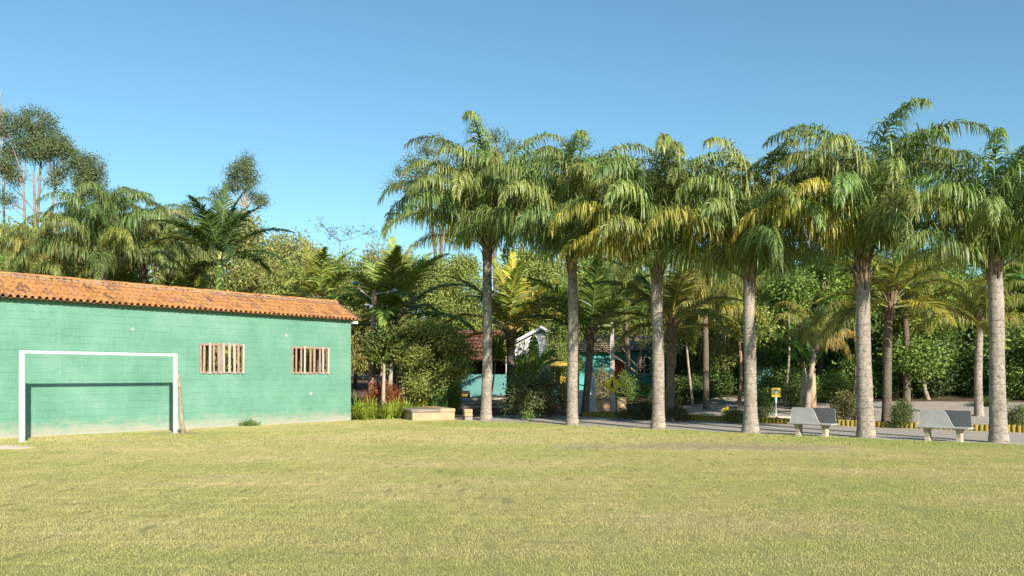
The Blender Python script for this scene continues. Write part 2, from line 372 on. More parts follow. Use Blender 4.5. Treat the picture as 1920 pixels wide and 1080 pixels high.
# lawn: one sheet with an uneven worn edge along the path
def lawn_edge_t(s): return 22.95 + 0.10*math.sin(s*1.3) + 0.06*math.sin(s*4.1+1) + 0.04*math.sin(s*11.7)
ed = []
s = 70.0
while s > -23.2:
    ed.append(TS(lawn_edge_t(s), s)); s -= 0.12
e0 = ed[-1]
left = [(e0[0]-0.5, e0[1]-0.15), (-4.6, 31.9), (-5.6, 31.35), (-9, 33.0), (-60, 33.0)]
poly = [(-60, -30), (60, -30)] + ed + left
m = bpy.data.meshes.new('lawn')
lo = MB(); 
import bmesh
bm = bmesh.new(); vs = [bm.verts.new((x, y, 0.010)) for x, y in poly]; bm.faces.new(vs)
vb = [bm.verts.new((x, y, -0.05)) for x, y in poly]
for i in range(len(poly)): 
    j = (i+1) % len(poly); bm.faces.new((vs[i], vs[j], vb[j], vb[i]))
bmesh.ops.recalc_face_normals(bm, faces=bm.faces); bm.to_mesh(m); bm.free(); m.materials.append(M_lawn)
tag(obj('lawn', m), 'mown dry lawn of the football pitch', kind='structure')
# bare sandy patches
def patch(px, py, rx, ry, name='sand_patch', mat=M_sand, h=0.03):
    Y = F*CH/(py-CY); X = X_at(px, Y); n = 26; b = MB(); vs = [(X, Y, 0.012+h)]
    for ring, (k, z) in enumerate(((0.5, h*0.8), (1.0, 0.0))):
        for i in range(n):
            a = 2*math.pi*i/n; q = k*(1 + 0.16*math.sin(3*a+px) + 0.1*math.sin(7*a+py)); vs.append((X+rx*q*math.cos(a), Y+ry*q*math.sin(a), 0.013+z))
    fs = [(0, 1+i, 1+(i+1) % n) for i in range(n)] + [(1+i, 1+n+i, 1+n+(i+1) % n, 1+(i+1) % n) for i in range(n)]
    b.add(vs, fs); return tag(b.build(name, mat, smooth=True), kind='structure')
patch(-4, 841, 0.75, 0.55, h=0.06); patch(330, 813, 0.75, 0.5, 'bare_soil_patch', mat_simple('worn_earth', (0.36,0.29,0.2),(0.2,0.16,0.1),8.0,0.95,0.8,0.1,False,30), 0.012)
patch(1330, 837, 3.4, 1.3, 'worn_brown_patch', mat_simple('thin_turf', (0.42,0.33,0.21),(0.26,0.23,0.11),5.0,0.95,0.8,0.1,False,30), 0.008)
patch(222, 827, 0.5, 0.3, 'worn_patch', mat_simple('straw_earth', (0.5,0.43,0.27),(0.34,0.3,0.16),8.0,0.95,0.8,0.1,False,30), 0.006)

# ------------------------------------------------------------------ geometry-node scatter (for uncountable stuff only)
def scatter(name, pts, rots, scls, sources, label, color=None):
    m = bpy.data.meshes.new(name); m.vertices.add(len(pts)); m.vertices.foreach_set('co', np.array(pts, dtype=np.float32).reshape(-1))
    a = m.attributes.new('rot', 'FLOAT_VECTOR', 'POINT'); a.data.foreach_set('vector', np.array(rots, dtype=np.float32).reshape(-1))
    a = m.attributes.new('scl', 'FLOAT', 'POINT'); a.data.foreach_set('value', np.array(scls, dtype=np.float32))
    c = bpy.data.collections.new(name + '_sources')
    for i, (me, colr) in enumerate(sources):
        if colr != (1,1,1):
            me = me.copy(); me.materials[0] = mat_leaf('far_leaf', 0.28, 0.55, 0.5, 0.3, colr)
        o = bpy.data.objects.new('%s_source' % name, me); c.objects.link(o)
        o.color = (*colr, 1)
    g = bpy.data.node_groups.new(name, 'GeometryNodeTree')
    g.interface.new_socket('Geometry', in_out='INPUT', socket_type='NodeSocketGeometry')
    g.interface.new_socket('Geometry', in_out='OUTPUT', socket_type='NodeSocketGeometry')
    N = g.nodes; L = g.links
    gi = N.new('NodeGroupInput'); go = N.new('NodeGroupOutput'); iop = N.new('GeometryNodeInstanceOnPoints')
    ci = N.new('GeometryNodeCollectionInfo'); ci.inputs['Collection'].default_value = c
    ci.inputs['Separate Children'].default_value = True; ci.inputs['Reset Children'].default_value = True
    iop.inputs['Pick Instance'].default_value = True
    def attr(nm, t):
        x = N.new('GeometryNodeInputNamedAttribute'); x.data_type = t; x.inputs['Name'].default_value = nm; return x.outputs[0]
    e2r = N.new('FunctionNodeEulerToRotation'); L.new(attr('rot', 'FLOAT_VECTOR'), e2r.inputs[0])
    rv = N.new('FunctionNodeRandomValue'); rv.data_type = 'INT'; rv.inputs[4].default_value = 0; rv.inputs[5].default_value = len(sources)-1
    L.new(gi.outputs[0], iop.inputs['Points']); L.new(ci.outputs[0], iop.inputs['Instance'])
    L.new(e2r.outputs[0], iop.inputs['Rotation']); L.new(attr('scl', 'FLOAT'), iop.inputs['Scale'])
    L.new(rv.outputs[2], iop.inputs['Instance Index']); L.new(iop.outputs[0], go.inputs[0])
    o = obj(name, m); md = o.modifiers.new('scatter', 'NODES'); md.node_group = g
    return tag(o, label, kind='stuff')

def blades(n, size, h0, h1, w, lean, seed):
    r = np.random.default_rng(seed); 
    p = np.zeros((n, 3)); p[:, :2] = r.uniform(-size/2, size/2, (n, 2))
    a = r.uniform(0, 2*np.pi, n); h = r.uniform(h0, h1, n); b = r.uniform(0, 2*np.pi, n); ln = h*r.uniform(0.1, lean, n)
    wv = np.stack([np.cos(a), np.sin(a), 0*a], 1)*w/2; tp = np.stack([np.cos(b)*ln, np.sin(b)*ln, h], 1)
    V = np.zeros((n, 4, 3)); V[:, 0] = p-wv; V[:, 1] = p+wv; V[:, 2] = p+tp+wv*0.25; V[:, 3] = p+tp-wv*0.25
    return V
def in_lawn(x, y):
    t = NRM[0]*x+NRM[1]*y; s = ALG[0]*x+ALG[1]*y
    if t > lawn_edge_t(s): return False
    # in front of the green wall
    if (x+5.81)*0.78 - (y-31.19)*0.625 < 0.02: return False
    return True
srcs = [(qmesh('grass_tuft', blades(1000, 0.56, 0.005, 0.019, 0.0048, 0.9, 10+i), M_blade), (1,1,1)) for i in range(3)]
srcs_far = [(qmesh('grass_tuft_far', blades(330, 0.60, 0.008, 0.028, 0.010, 0.9, 20+i), M_blade), (1,1,1)) for i in range(3)]
pn, pf = [], []
y = 5.5
while y < 34:
    hw = 0.62*y + 5.0; x = -hw
    while x < hw:
        q = (x+random.uniform(-.06,.06), y+random.uniform(-.06,.06), 0.010)
        if in_lawn(q[0], q[1]): (pn if y < 20 else pf).append(q)
        x += 0.5
    y += 0.5
def rr(n): return [(0, 0, random.choice((0, .5, 1, 1.5))*math.pi + random.uniform(-.2, .2)) for _ in range(n)]
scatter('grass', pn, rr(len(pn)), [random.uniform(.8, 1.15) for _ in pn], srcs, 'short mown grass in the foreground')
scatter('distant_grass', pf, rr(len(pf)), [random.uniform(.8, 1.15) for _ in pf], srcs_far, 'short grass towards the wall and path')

# ------------------------------------------------------------------ green building
CORN = (-5.81, 31.19); BR = math.atan2(0.78, 0.625); WL = 15.2
bld = thing('green_building', 'long low shed with green painted block wall, two slatted windows and orange tiled roof', 'building', (CORN[0], CORN[1], 0), BR)
WIN = [(-6.02, -4.45, 1.70, 2.62), (-2.60, -1.02, 1.70, 2.61)]
WT = 3.66; DEP = 3.1
# mortar core behind the blocks, with the openings
core = MB()
def wallrects(x0, x1, z0, z1, holes):
    xsx = sorted({x0, x1, *[h[0] for h in holes], *[h[1] for h in holes]}); out = []
    for a, b in zip(xsx[:-1], xsx[1:]):
        cur = z0
        for h in sorted([h for h in holes if h[0] <= a + 1e-6 and h[1] >= b - 1e-6], key=lambda h: h[2]):
            out.append((a, b, cur, h[2])); cur = h[3]
        out.append((a, b, cur, z1))
    return out
for a, b, c, d in wallrects(-WL, 0, -0.1, WT, WIN): core.box((a, 0.006, c), (b, 0.13, d))
core.build('wall_core', M_block, bld)
pil = [-0.105, -3.5, -6.85, -10.2, -13.55]
PW = 0.2
def blockmesh(w, h, cache={}):
    k = (round(w, 2), round(h, 2))
    if k not in cache:
        b = MB(); g = 0.0034; c = 0.004; x0, x1, z0, z1 = g, w-g, g*0.7, h-g*0.7
        vs = [(x0, 0.02, z0), (x1, 0.02, z0), (x1, 0.02, z1), (x0, 0.02, z1), (x0, c, z0), (x1, c, z0), (x1, c, z1), (x0, c, z1),
              (x0+c, 0, z0+c), (x1-c, 0, z0+c), (x1-c, 0, z1-c), (x0+c, 0, z1-c)]
        fs = [(8, 9, 10, 11)] + [(i, (i+1) % 4, 4+(i+1) % 4, 4+i) for i in range(4)] + [(4+i, 4+(i+1) % 4, 8+(i+1) % 4, 8+i) for i in range(4)]
        b.add(vs, fs); cache[k] = b.mesh('block', M_block)
    return cache[k]
pieces = []
for q, (xa, xb) in enumerate([(pil[i+1]+PW/2, pil[i]-PW/2) for i in range(4)] + [(-WL, pil[4]-PW/2)]):
    for cse in range(19):
        z0 = -0.1 + 0.2*cse; z1 = min(z0+0.2, WT-0.002); x = xa - (0.2 if cse % 2 else 0.0) - (0.07*(q % 3))
        while x < xb - 0.03:
            a = max(x, xa); b = min(x+0.4, xb); x += 0.4
            if b-a < 0.06: continue
            segs = [(a, b, z0, z1)]
            for h in WIN:
                ns = []
                for s_ in segs:
                    if s_[1] <= h[0] or s_[0] >= h[1] or s_[3] <= h[2] or s_[2] >= h[3]: ns.append(s_); continue
                    if s_[0] < h[0]-0.04: ns.append((s_[0], h[0], s_[2], s_[3]))
                    if s_[1] > h[1]+0.04: ns.append((h[1], s_[1], s_[2], s_[3]))
                    ca, cb = max(s_[0], h[0]), min(s_[1], h[1])
                    if s_[2] < h[2]-0.03: ns.append((ca, cb, s_[2], h[2]))
                    if s_[3] > h[3]+0.03: ns.append((ca, cb, h[3], s_[3]))
                segs = ns
            pieces += segs
    # partial panels
for p_ in pil:
    for k in range(4):
        z0 = -0.1 + k*0.95; pieces.append((p_-PW/2, p_+PW/2, z0, min(z0+0.95, WT-0.002)))
vis = sorted([p for p in pieces if p[1] > -11.75 and p[3] > 0.05], key=lambda p: p[0]); visset = set(vis[:300])
joined = MB()
rb = random.Random(5)
for p in pieces:
    me = blockmesh(p[1]-p[0], p[3]-p[2]); yoff = rb.uniform(-0.002, 0.0012)
    if p in visset:
        obj('block', me, bld, (p[0], yoff, p[2]), (0, rb.uniform(-.003, .003), rb.uniform(-.004, .004)))
    else:
        joined.add([(v.co.x+p[0], v.co.y+yoff, v.co.z+p[2]) for v in me.vertices], [tuple(f.vertices) for f in me.polygons])
tag(obj('block_courses', joined.mesh('block_courses', M_block), bld), kind='stuff')
# small holes and plaster dabs on the wall
for (px, py) in ((249, 617), (537, 629)):
    k = (px-CX)/F; sx = (31.19*k+5.81)/(.625-.78*k); Y = 31.19+.78*sx; z = Z_at(py, Y)
    b = MB(); b.tube([(sx, -0.010, z), (sx, 0.03, z)], [0.045, 0.04], 9); b.build('plaster_dab', M_plaster, bld)
    b = MB(); b.tube([(sx+0.005, -0.018, z+0.015), (sx+0.005, 0.0, z+0.015)], 0.018, 8); b.build('pipe_hole', M_black, bld)
b = MB(); b.tube([(-1.8, -0.009, 1.02), (-1.8, 0.02, 1.02)], [0.05, 0.045], 9); b.build('plaster_dab', M_plaster, bld)
# windows
slatm = MB(); slatm.bbox((-0.037, -0.012, 0), (0.037, 0.012, 1), 0.004)
sm1 = slatm.mesh('slat', M_slat); sm2 = slatm.mesh('slat', M_slatp)
for wi, (a, b_, z0, z1) in enumerate(WIN):
    fr = MB(); t = 0.055
    fr.bbox((a, -0.03, z0), (b_, 0.09, z0+t), 0.006); fr.bbox((a, -0.03, z1-t), (b_, 0.09, z1), 0.006)
    fr.bbox((a, -0.028, z0+t), (a+t, 0.088, z1-t), 0.006); fr.bbox((b_-t, -0.028, z0+t), (b_, 0.088, z1-t), 0.006)
    w = fr.build('window', M_slat, bld)
    n = 9 if wi == 0 else 8
    for i in range(n):
        x = a + 0.14 + (b_-a-0.2)*(i)/(n-1) + rb.uniform(-.03, .03)
        if x > b_-0.05: x = b_-0.06
        o = obj('slat', sm2 if rb.random() < 0.5 else sm1, w, (x, -0.045+rb.uniform(-.004, .004), z0+rb.uniform(-.02, .01)), (0, rb.uniform(-.02, .02), 0), (rb.uniform(.8, 1.15), 1, z1-z0+rb.uniform(0.0, .06)))
# open rear: posts and beam, white plate under the verge
pst = MB(); pst.bbox((-0.06, -0.06, 0), (0.06, 0.06, 1), 0.01); pm = pst.mesh('post', M_darkwood)
for x in (-0.15, -3.8, -7.5, -11.2, -14.9): obj('post', pm, bld, (x, DEP-0.15, -0.05), None, (1, 1, 3.2))
b = MB(); b.bbox((-WL, DEP-0.2, 3.08), (0.18, DEP-0.1, 3.2), 0.01); b.build('rear_beam', M_darkwood, bld)
b = MB(); b.bbox((0.003, -0.16, 3.50), (0.19, 0.02, 3.62), 0.008); b.build('plate_end', M_white, bld)
b = MB(); b.bbox((-WL, 0.95, 4.12), (0.15, 1.05, 4.22), 0.01); b.build('ridge_beam', M_darkwood, bld)
# roof
RE = (-0.24, 3.655); RG = (1.0, 4.33); RB_ = (3.35, 3.23)
sl = math.atan2(RG[1]-RE[1], RG[0]-RE[0]); SLEN = math.hypot(RG[1]-RE[1], RG[0]-RE[0])
TW = 0.178; NC = 5; TL = SLEN/NC + 0.06
def tilemesh():
    b = MB(); prof = []
    for i in range(7):
        a = math.pi*(1 - i/6); prof.append((0.052 + 0.052*math.cos(a), 0.055*math.sin(a) + 0.012))
    prof += [(0.110, -0.014), (0.15, -0.022), (0.187, -0.014), (0.197, 0.012)]
    n = len(prof); vs = []
    for (yy, dz, sc) in ((0, 0.012, .937), (TL, 0.0, 0.86)):
        for off in (0.0, -0.011):
            for (x, z) in prof: vs.append((x*sc+0.002, yy, z*sc+dz+off))
    fs = []
    for i in range(n-1):
        fs.append((i, i+1, 2*n+i+1, 2*n+i)); fs.append((i, n+i, n+i+1, i+1))
    fs.append((0, 2*n, 3*n, n)); 
    b.add(vs, fs); return b.mesh('tile', M_tile)
tmesh = tilemesh()
roof = thing('roof', None, None, (0, 0, 0)); roof.parent = bld
for k_ in ('label', 'category'): 
    if k_ in roof: del roof[k_]
tj = MB(); cols = int(math.floor((WL+0.2)/TW)); cnt = 0
for c in range(cols):
    x = 0.19 - (c+1)*TW
    for r_ in range(NC):
        d = r_*SLEN/NC - 0.02; y = RE[0]+d*math.cos(sl); z = RE[1]+d*math.sin(sl)
        rot = Euler((sl - 0.045 + rb.uniform(-.012, .012), rb.uniform(-.02, .02), rb.uniform(-.02, .02)))
        lc = Vector((x+rb.uniform(-.006, .006), y, z+rb.uniform(-.003, .004)))
        show = x > -11.9 and cnt < 300 and (x < -0.0)
        if show and not (r_ == 4 and c < 30): obj('roof_tile', tmesh, roof, lc, rot); cnt += 1
        else:
            Mx = Matrix.Translation(lc) @ rot.to_matrix().to_4x4(); tj.add([Mx @ v.co for v in tmesh.vertices], [tuple(f.vertices) for f in tmesh.polygons])
tag(obj('far_tiles', tj.mesh('far_tiles', M_tile), roof), kind='stuff')
# under-roof boards, back slope
b = MB(); c, s_ = math.cos(sl), math.sin(sl)
b.add([(-WL, RE[0]+.05, RE[1]-.02), (0.17, RE[0]+.05, RE[1]-.02), (0.17, RG[0], RG[1]-.05), (-WL, RG[0], RG[1]-.05),
       (-WL, RE[0]+.05, RE[1]-.045), (0.17, RE[0]+.05, RE[1]-.045), (0.17, RG[0], RG[1]-.08), (-WL, RG[0], RG[1]-.08)],
      [(0,1,2,3),(7,6,5,4),(0,4,5,1),(1,5,6,2),(3,2,6,7),(0,3,7,4)]); b.build('roof_boards', M_darkwood, roof)
b = MB(); nx = 320; P = []
for i in range(nx+1):
    x = -WL + (WL+0.19)*i/nx; zz = 0.02*abs(math.sin(math.pi*x/TW)); P.append([(x, RG[0], RG[1]+zz), (x, RB_[0], RB_[1]+zz), (x, RB_[0], RB_[1]+zz-.03), (x, RG[0], RG[1]+zz-.03)])
vs = [v for q in P for v in q]; fs = []
for i in range(nx):
    for k in range(4): fs.append((4*i+k, 4*i+(k+1) % 4, 4*i+4+(k+1) % 4, 4*i+4+k))
b.add(vs, fs); b.build('back_slope', M_tile, roof)
cap = MB(); n = 7; vs = []
for (xx, rr_) in ((0, 0.095), (0.40, 0.082)):
    for off in (0, -0.014):
        for i in range(n): a = math.pi*i/(n-1); vs.append((xx, math.cos(a)*(rr_+off), math.sin(a)*(rr_+off)*0.8))
fs = []
for i in range(n-1): fs += [(i, i+1, 2*n+i+1, 2*n+i), (i, n+i, n+i+1, i+1), (2*n+i, 2*n+i+1, 3*n+i+1, 3*n+i)]
cap.add(vs, fs); cm = cap.mesh('ridge_tile', M_tile)
x = 0.16 - 0.40
while x > -WL-0.3:
    obj('ridge_tile', cm, roof, (x, RG[0], RG[1]+0.005+rb.uniform(-.006, .008)), (rb.uniform(-.03, .03), rb.uniform(-.03, .01), rb.uniform(-.015, .015))); x -= 0.36
mo = MB(); x = -WL
while x < 0.14:
    w = rb.uniform(0.05, 0.12); h = rb.uniform(0.02, 0.05); mo.bbox((x, RG[0]-0.115-rb.uniform(0, .035), RG[1]-0.075), (min(x+w, .16), RG[0]-0.05, RG[1]-0.045+h), 0.012); x += w*0.96
mo.build('ridge_mortar', M_mortar, roof)

# ------------------------------------------------------------------ goal
gl = Vector((-11.90, 20.98, 0)); gr = Vector((-9.40, 24.12, 0)); gdir = (gr-gl); gw = gdir.length
ga = math.atan2(gdir.y, gdir.x)
goal = thing('football_goal', 'white football goal frame without a net, standing before the green wall', 'goal', gl, ga)
b = MB(); b.bbox((-0.055, -0.05, -0.02), (0.05, 0.05, 2.235), 0.012); b.build('post', M_white, goal)
b = MB(); b.bbox((gw-0.045, -0.045, -0.02), (gw+0.045, 0.045, 2.235), 0.012); b.build('post', M_white, goal)
b = MB(); b.bbox((0.05, -0.035, 2.16), (gw-0.045, 0.035, 2.232), 0.01); b.build('crossbar', M_white, goal)
st = thing('leaning_log', 'mottled brown log leaning against the right post of the white goal', 'log', (gr.x+0.19, gr.y+0.06, 0))
b = MB(); pts = []
for i in range(9): k = i/8; pts.append((-0.12*k, 0.0, -0.03+1.72*k))
b.tube(pts, [0.068-0.034*i/8+0.008*math.sin(i*2.2) for i in range(9)], 9); b.build('log', M_stake, st, True)

# ------------------------------------------------------------------ benches (one half faces each way)
def make_bench(label, px, Yd, rz):
    x = X_at(px, Yd); t = thing('concrete_bench', label, 'bench', (x, Yd, 0), rz, 'two-way concrete benches by the gravel path'); t.scale = (.83, .83, .83)
    # local: x along the bench, -y towards the camera, seat 0.40..0.46 high
    b = MB(); b.bbox((-0.76, -0.24, 0.385), (0.76, 0.24, 0.445), 0.015); b.build('seat', M_bench, t)
    # near back-rest: its right edge swings down in a curve into the seat
    outl = []
    n = 14
    top = 0.93
    prof = [(-0.66, 0.40), (-0.655, 0.86), (-0.63, top), (-0.05, top)]
    for i in range(n+1):
        k = i/n; xx = -0.02 + 0.44*k; zz = 0.445 + (top-0.445)*(0.5+0.5*math.cos(math.pi*k))**1.15 if k < 1 else 0.445
        prof.append((xx, zz))
    prof.append((0.42, 0.40))
    def sheet(prof, yb, yt, th, name, mat):
        b = MB(); vs = []
        for off in (0, th):
            for (x_, z_) in prof:
                k = (z_-0.40)/(top-0.40); vs.append((x_, yb+(yt-yb)*(k**0.75 if k > 0 else 0)+off, z_))
        m_ = len(prof); me = bpy.data.meshes.new(name); import bmesh as BM
        q = BM.new(); vv = [q.verts.new(v) for v in vs]
        # fan strips down to the base line keep the curve in y
        rows = 6
        q.free(); bb = MB()
        for i in range(m_-1):
            (xa, za), (xb, zb) = prof[i], prof[i+1]
            if abs(xb-xa) < 0.004: continue
            for off_pair in (0, 1):
                pass
            cols_ = []
            for (x_, z_) in ((xa, za), (xb, zb)):
                col = []
                for r_ in range(rows+1):
                    z = 0.40 + (z_-0.40)*r_/rows; k = max(0, (z-0.40)/(top-0.40)); col.append((x_, yb+(yt-yb)*(k**0.75), z))
                cols_.append(col)
            L0, L1 = cols_; o = [(v[0], v[1]+th, v[2]) for v in L0]; p = [(v[0], v[1]+th, v[2]) for v in L1]
            vs = L0+L1+o+p; r1 = rows+1; fs = []
            for r_ in range(rows):
                fs.append((r_, r1+r_, r1+r_+1, r_+1)); fs.append((2*r1+r_, 2*r1+r_+1, 3*r1+r_+1, 3*r1+r_))
            fs.append((rows, r1+rows, 3*r1+rows, 2*r1+rows))
            if i <= 2 and xa < -0.6 or True:
                if i == first: fs += [(r_, r_+1, 2*r1+r_+1, 2*r1+r_) for r_ in range(rows)]
                if i == m_-2 or (i == m_-3 and abs(prof[-1][0]-prof[-2][0]) < 0.004): fs += [(r1+r_, 3*r1+r_, 3*r1+r_+1, r1+r_+1) for r_ in range(rows)]
            bb.add(vs, fs)
        o = bb.build(name, mat, t, fixn=False); return o
    first = 0
    sheet([p for p in prof], -0.235, -0.10, 0.05, 'backrest', M_bench)
    first = 0
    sheet([(-0.12, top-.005), (0.67, top-.005), (0.70, top-.03), (0.71, 0.6), (0.714, 0.42)], 0.15, 0.09, 0.05, 'backrest', M_benchshade)
    for lx in (-0.48, 0.44):
        b = MB(); vs = []
        for z, ya, yb_, w in ((-0.03, -0.13, 0.13, 0.075), (0.12, -0.10, 0.10, 0.06), (0.30, -0.14, 0.14, 0.06), (0.385, -0.20, 0.20, 0.07)):
            for (xx, yy) in ((-w, ya), (w, ya), (w, yb_), (-w, yb_)): vs.append((lx+xx+ (0.10*(0.385-z) if lx < 0 else 0), yy, z))
        fs = [(4*i+k, 4*i+(k+1) % 4, 4*i+4+(k+1) % 4, 4*i+4+k) for i in range(3) for k in range(4)] + [(3,2,1,0), (12,13,14,15)]
        b.add(vs, fs); b.build('leg', M_benchleg, t)
    return t
brz = math.atan2(0.62, -0.78) + math.pi   # set below
# front normal (local -y) points to world (-0.80,-0.60)
brz = math.atan2(-0.69, -0.72) + math.pi/2
make_bench('grey concrete bench between the fourth and fifth palms from the left', 1523, 23.0, brz)
make_bench('grey concrete bench at the right, between the two rightmost palms', 1770, 21.3, brz)

# ------------------------------------------------------------------ palms
def nz(v): return v/np.maximum(1e-9, np.linalg.norm(v, axis=-1, keepdims=True))
def frond_meshes(seed, elev, bend, L=4.2, n=150, ll=0.85, lw=0.05, droop=0.55, plume=0.6, segs=3, pet=0.16, ang=(62, 28), power=1.5, pr=0.028, twist=0.0):
    """returns (rachis mesh, leaflet quad array); frond grows from the origin towards +x"""
    r = np.random.default_rng(seed); K = 40; s = np.linspace(0, 1, K); phi = np.radians(elev - bend*s**power)
    side = np.cumsum(r.normal(0, .012, K)) + twist*s**2
    d = np.stack([np.cos(phi)*np.cos(side), np.cos(phi)*np.sin(side), np.sin(phi)], 1); P = np.zeros((K, 3)); P[1:] = np.cumsum((d[:-1]+d[1:])/2*(L/(K-1)), 0)
    out = []
    for sg in (-1, 1):
        q = np.sort(np.clip(pet + (1-pet)*np.linspace(0, 1, n) + r.normal(0, .006, n), pet, 0.999)); i = q*(K-1); i0 = i.astype(int).clip(0, K-2); f = (i-i0)[:, None]
        base = P[i0]*(1-f)+P[i0+1]*f; T = nz(d[i0]*(1-f)+d[i0+1]*f)
        S = nz(np.cross(T, np.array((0, 0, 1.0))[None]))*(-sg); U = np.cross(S, T)*(sg); U = np.where(U[:, 2:3] < 0, -U, U)
        k = (q-pet)/(1-pet); a = np.radians(ang[0]+(ang[1]-ang[0])*k + r.normal(0, 7, n)); bb = r.normal(0.15, plume, n)
        D = nz(np.cos(a)[:, None]*T + np.sin(a)[:, None]*(S*np.cos(bb)[:, None]+U*np.sin(bb)[:, None]))
        ln = ll*(0.55+0.45*np.sin(np.pi*np.clip(k*1.15+0.18, 0, 1)))*(1-0.55*k**3)*r.uniform(.8, 1.12, n)
        w = lw*r.uniform(.75, 1.2, n)*(1-0.35*k)
        wd = nz(np.cross(D, r.normal(0, .5, (n, 3))+U)); p = base; prev = None
        seg = ln/segs; isl = []
        prof = [1.0, 1.05, 0.8, 0.12] if segs == 3 else [0.8, 1.05, 1.0, 0.7, 0.1]
        dr = droop*r.uniform(.6, 1.4, n)[:, None]
        for j in range(segs):
            A0 = p-wd*(w*prof[j]/2)[:, None]; A1 = p+wd*(w*prof[j]/2)[:, None]
            p2 = p + D*seg[:, None]; D2 = nz(D+np.array((0, 0, -1.0))*dr*(1+0.5*j)); 
            B0 = p2-wd*(w*prof[j+1]/2)[:, None]; B1 = p2+wd*(w*prof[j+1]/2)[:, None]
            isl.append(np.stack([A0, A1, B1, B0], 1)); p, D = p2, D2
        out.append(np.stack(isl, 1))      # n,segs,4,3
    return P, np.concatenate(out, 0), pr, L
def frond_mesh(name, mat_r, **k):
    P, Q, pr, L = frond_meshes(**k); n, S, _, _ = Q.shape
    verts = []; faces = []
    # stitch leaflet strips so that each leaflet is one island
    V = np.zeros((n, S+1, 2, 3)); V[:, :S, 0] = Q[:, :, 0]; V[:, :S, 1] = Q[:, :, 1]; V[:, S, 0] = Q[:, S-1, 3]; V[:, S, 1] = Q[:, S-1, 2]
    verts = V.reshape(-1, 3); b0 = (np.arange(n)*(S+1)*2)[:, None, None]; st_ = (np.arange(S)*2)[None, :, None]
    fc = (b0+st_+np.array([0, 1, 3, 2])[None, None]).reshape(-1, 4)
    mb = MB(); idx = np.linspace(0, len(P)-1, 14).astype(int); mb.tube([P[i] for i in idx], [pr*(1.15-i/len(P)) + (0.03*max(0, 0.08-i/len(P))/0.08) for i in idx], 5, flat=0.8)
    m = bpy.data.meshes.new(name); m.from_pydata(verts.tolist()+mb.v, [], fc.tolist()+[tuple(i+len(verts) for i in f) for f in mb.f])
    m.materials.append(M_frond); m.materials.append(mat_r)
    mi = np.zeros(len(m.polygons), dtype=np.int32); mi[len(fc):] = 1; m.polygons.foreach_set('material_index', mi); m.update(); return m
QF = []   # queen palm fronds by start elevation
for i, (e, b_) in enumerate([(88, 120), (85, 140), (81, 125), (77, 145), (72, 130), (67, 140), (61, 130), (54, 130), (46, 120), (34, 108), (18, 95), (2, 80)]):
    QF.append((e, frond_mesh('frond', M_petiole, seed=40+i, elev=e, bend=b_, L=4.0, n=165, ll=0.96, lw=0.033, droop=0.9, plume=0.6, power=2.2, ang=(78, 45), segs=4, twist=random.uniform(-.4, .4))))
CF = []   # coconut-like fronds: flatter, stiffer leaflets
for i, (e, b_) in enumerate([(86, 35), (78, 50), (68, 60), (56, 70), (44, 75), (30, 75), (12, 65), (-8, 50)]):
    CF.append((e, frond_mesh('frond', M_ypetiole, seed=70+i, elev=e, bend=b_, L=3.6, n=95, ll=0.85, lw=0.055, droop=0.20, plume=0.12, power=1.3, ang=(62, 30), pet=0.2, twist=random.uniform(-.3, .3))))
CG = [(e, m_.copy()) for e, m_ in CF]
for _, m_ in CG: m_.materials[1] = M_petiole

def trunk_mesh(name, mat, H, r0, r1, flare=1.35, lean=(0, 0), wob=0.05, ringz=0.17, seed=0, top=None, n=16):
    rr_ = random.Random(seed); b = MB(); pts = []; rad = []; k = max(10, int(H/(ringz/2)))
    pa, pb = rr_.uniform(0, 6), rr_.uniform(0, 6)
    for i in range(k+1):
        u = i/k; z = -0.12 + (H+0.12)*u; pts.append((lean[0]*u + wob*math.sin(u*4+pa)*u, lean[1]*u+wob*math.sin(u*3+pb)*u, z))
        r = r0+(r1-r0)*u + r0*(flare-1)*math.exp(-max(0, z)/0.28)*1.0; r *= 1 + (0.022 if i % 2 else -0.012) + rr_.uniform(-.01, .01) + .035*math.sin(u*5+pa*2) + .02*math.sin(u*13+pb); rad.append(r)
    b.tube(pts, rad, n); o = b.mesh(name, mat, True); return o, pts[-1]
def boots(H0, H1, r, n, seed, mat=None, spread=0.10):
    rr_ = random.Random(seed); b = MB()
    for i in range(n):
        a = i*2.399+rr_.uniform(-.2, .2); z = H0+(H1-H0)*(i/n); rad = r*0.82; l = rr_.uniform(0.35, 0.7); o = spread*rr_.uniform(.5, 1.6)
        ca, sa = math.cos(a), math.sin(a)
        b.tube([(ca*rad, sa*rad, z-0.15), (ca*(rad+0.03), sa*(rad+0.03), z+l*0.4), (ca*(rad+o), sa*(rad+o), z+l)], [0.085, 0.07, 0.025], 5, flat=0.5)
    return b
